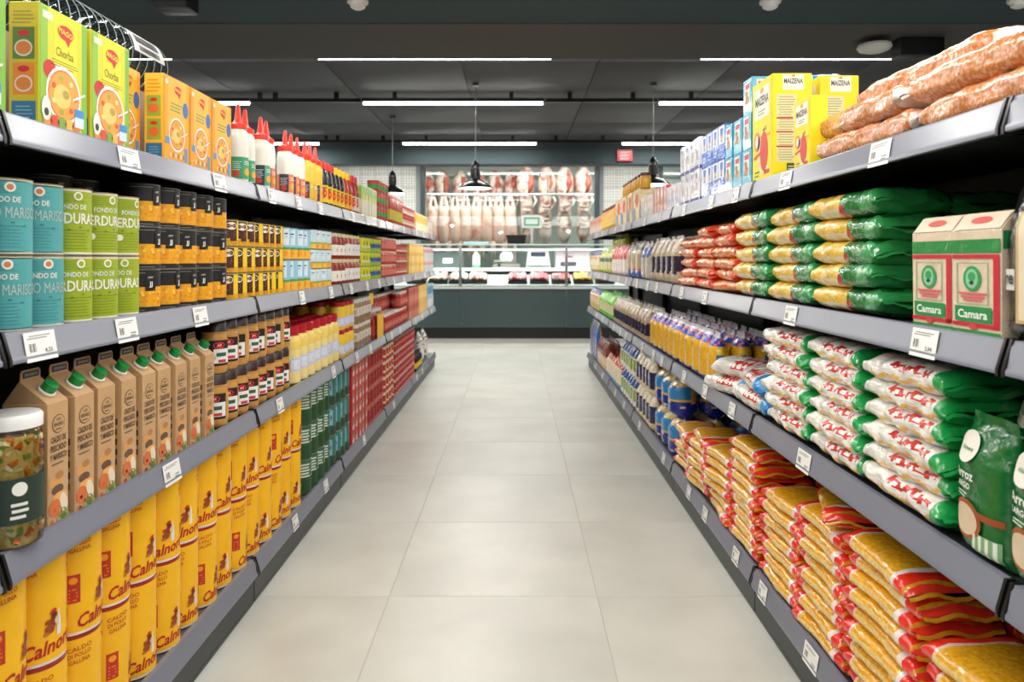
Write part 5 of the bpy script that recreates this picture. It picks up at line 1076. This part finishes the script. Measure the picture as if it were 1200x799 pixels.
def yb(s, a, r):
    c, d = adir(a)
    if s > .80: return ('2444B8' if r.random() < .7 else 'D86A70') if s < .95 else 'D8D8E0'
    if s < .10: return '2A3AA0'
    if c > .2 and abs(d) < .5 and .3 < s < .72: return '2A68B0' if abs(s-.5) < .12 else 'E8C030'
    return ('F0B628', 'macaroni')
YBg = sbag('pasta_bag', .215, .13, .085, yb, (1, 2, 3))
runR(YBg, 1, seq(3.16, 4.68, 11), .085, 'yellow and blue pasta bag', 'bag', 'yellow and blue pasta bags', rows=3, rowstep=.1, jr=.12)
NR2 = sbag('rice_bag', .21, .13, .08, rice('1E1A38', 'C8B094', .25, .62))
runR(NR2, 1, seq(4.74, 6.4, 12), .08, 'beige lentil bag with navy band', 'bag', 'lentil bags with navy band', rows=2, jr=.1)
LGr = sbag('salad_bag', .22, .17, .1, lambda s, a, r: '62C224' if (s > .6 or s < .25) else 'D8D8A8')
runR(LGr, 1, seq(6.48, 7.5, 6), .1, 'bag with bright lime top', 'bag', 'bags with bright lime top', rows=2)
runR(BO, 1, seq(7.56, 8.4, 6), .08, 'cream and blue bag on the low shelf end', 'bag', 'cream and blue bags, low shelf end')

# ---- base shelf: yellow noodle bags with red ends
def yn(s, a, r):
    c, d = adir(a)
    if s > .985 or s < .03: return 'E83A28'
    if s > .945: return ('D89A28', 'macaroni')
    if s > .82: return 'EC2E1C'
    if s > .765: return 'F0E4DC'
    if s < .13: return 'E8321E'
    if s < .17 and d > 0: return 'EED0B8'
    if c > .80 and abs(d) < .25: return ('F8D27A', 'macaroni')  # paler strip along the aisle side: a highlight put into the colour
    return ('F2B024', 'macaroni')
YN = [bag('noodle_bag', .325, .205, .051, yn, ex=3.2, seed=k, nS=36, nA=20, crink=.006, lumpy=.02) for k in (1, 2, 3, 4)]
stack(YN, [1.36, 1.72, 2.06, 2.39, 2.74], 0, 10, .043, .205, 'golden noodle bag with red ends', 'bag', 'golden noodle bags with red ends', rows=2, seed=6, jy=.014, jr=.05, nof=lambda i, r: (7, 9, 8, 7, 9)[i]+(0 if r == 0 else (-1, 0, 0, 1, 1)[i]), flip=False)
stack(YN, [3.1, 3.43, 3.76], 0, 6, .043, .205, 'golden noodle bag in the loose far stacks', 'bag', 'golden noodle bags, loose far stacks', seed=9, jy=.02, jr=.14, nof=lambda i, r: (6, 6, 5)[i], names_=['nearest', 'middle', 'farthest'])
put(YN[1], (Rf+.12, 2.05, ZT[0]+.36), PI-.35, roll=.05, label='golden noodle bag lying slanted on top of the third stack', cat='bag')
# big blue and yellow packs
def bigblue(s, a, r):
    if s < .38: return '142A8C' if r.random() < .93 else 'C8C0D0'
    if s > .93: return '2440A0'
    if s > .82: return 'D8C890'
    if .45 < s < .8 and math.sin(a+.6) > .2: return '2A84C4'
    return ('E4B848', 'macaroni')
BBG = sbag('pasta_bag', .21, .165, .15, bigblue, (1, 2))
for r_ in range(3):
    for i, y in enumerate((4.08, 4.27, 4.46)):
        for t in range(2):
            put(BBG[(i+t) % 2], (Rf+.085+r_*.17, y, ZT[0]+.001+t*.216), PI, label=f'fat blue and yellow pasta pack, {ORD[i]}, {TN(2)[t]} tier, {RW[r_]}', cat='bag', group='fat blue and yellow pasta packs')
wb_ = sbag('rice_bag', .21, .12, .085, lambda s, a, r: '1C2458' if (.2 < s < .75 and math.sin(a*2) > 0) else ('E0C890' if s < .5 else 'E8DCC0'))
runR(wb_, 0, seq(4.6, 5.2, 5), .085, 'cream and navy bag on base shelf', 'bag', 'cream and navy bags', tiers=2, th=.212)
wg_ = sbag('rice_bag', .21, .12, .085, lambda s, a, r: '24509A' if s > .72 else ('8AA83A' if .3 < s < .65 and math.cos(a) > 0 else ('E4E0D4' if s > .12 else '2A6AB0')))
runR(wg_, 0, seq(5.24, 5.95, 6), .085, 'white, green and blue bag', 'bag', 'white, green and blue bags', tiers=2, th=.212)
cb_ = sbag('flour_bag', .2, .12, .085, lambda s, a, r: '3A9AD0' if s < .25 else ('EAD8B8' if s < .85 else 'C8604A'))
runR(cb_, 0, seq(6.0, 6.9, 7), .085, 'cream bag with light blue foot', 'bag', 'cream bags with light blue foot', rows=2)
br_ = sbag('bean_bag', .28, .12, .085, lambda s, a, r: ('6A2A24' if r.random() < .5 else '8A4434') if s > .5 else ('D8B890' if s > .2 else 'C89A6A'))
runR(br_, 0, seq(6.95, 7.65, 6), .085, 'brown topped bean bag', 'bag', 'brown topped bean bags', rows=2)
yb_ = sbag('pasta_bag', .40, .12, .085, lambda s, a, r: '2A62B8' if math.sin(a*2+.5) > .3 else 'E8C024')
runR(yb_, 0, seq(7.72, 8.4, 5), .085, 'tall yellow and blue bag at the shelf end', 'bag', 'tall yellow and blue bags')
for root, kids in PROTOS:
    for k in kids: bpy.data.objects.remove(k)
    bpy.data.objects.remove(root)
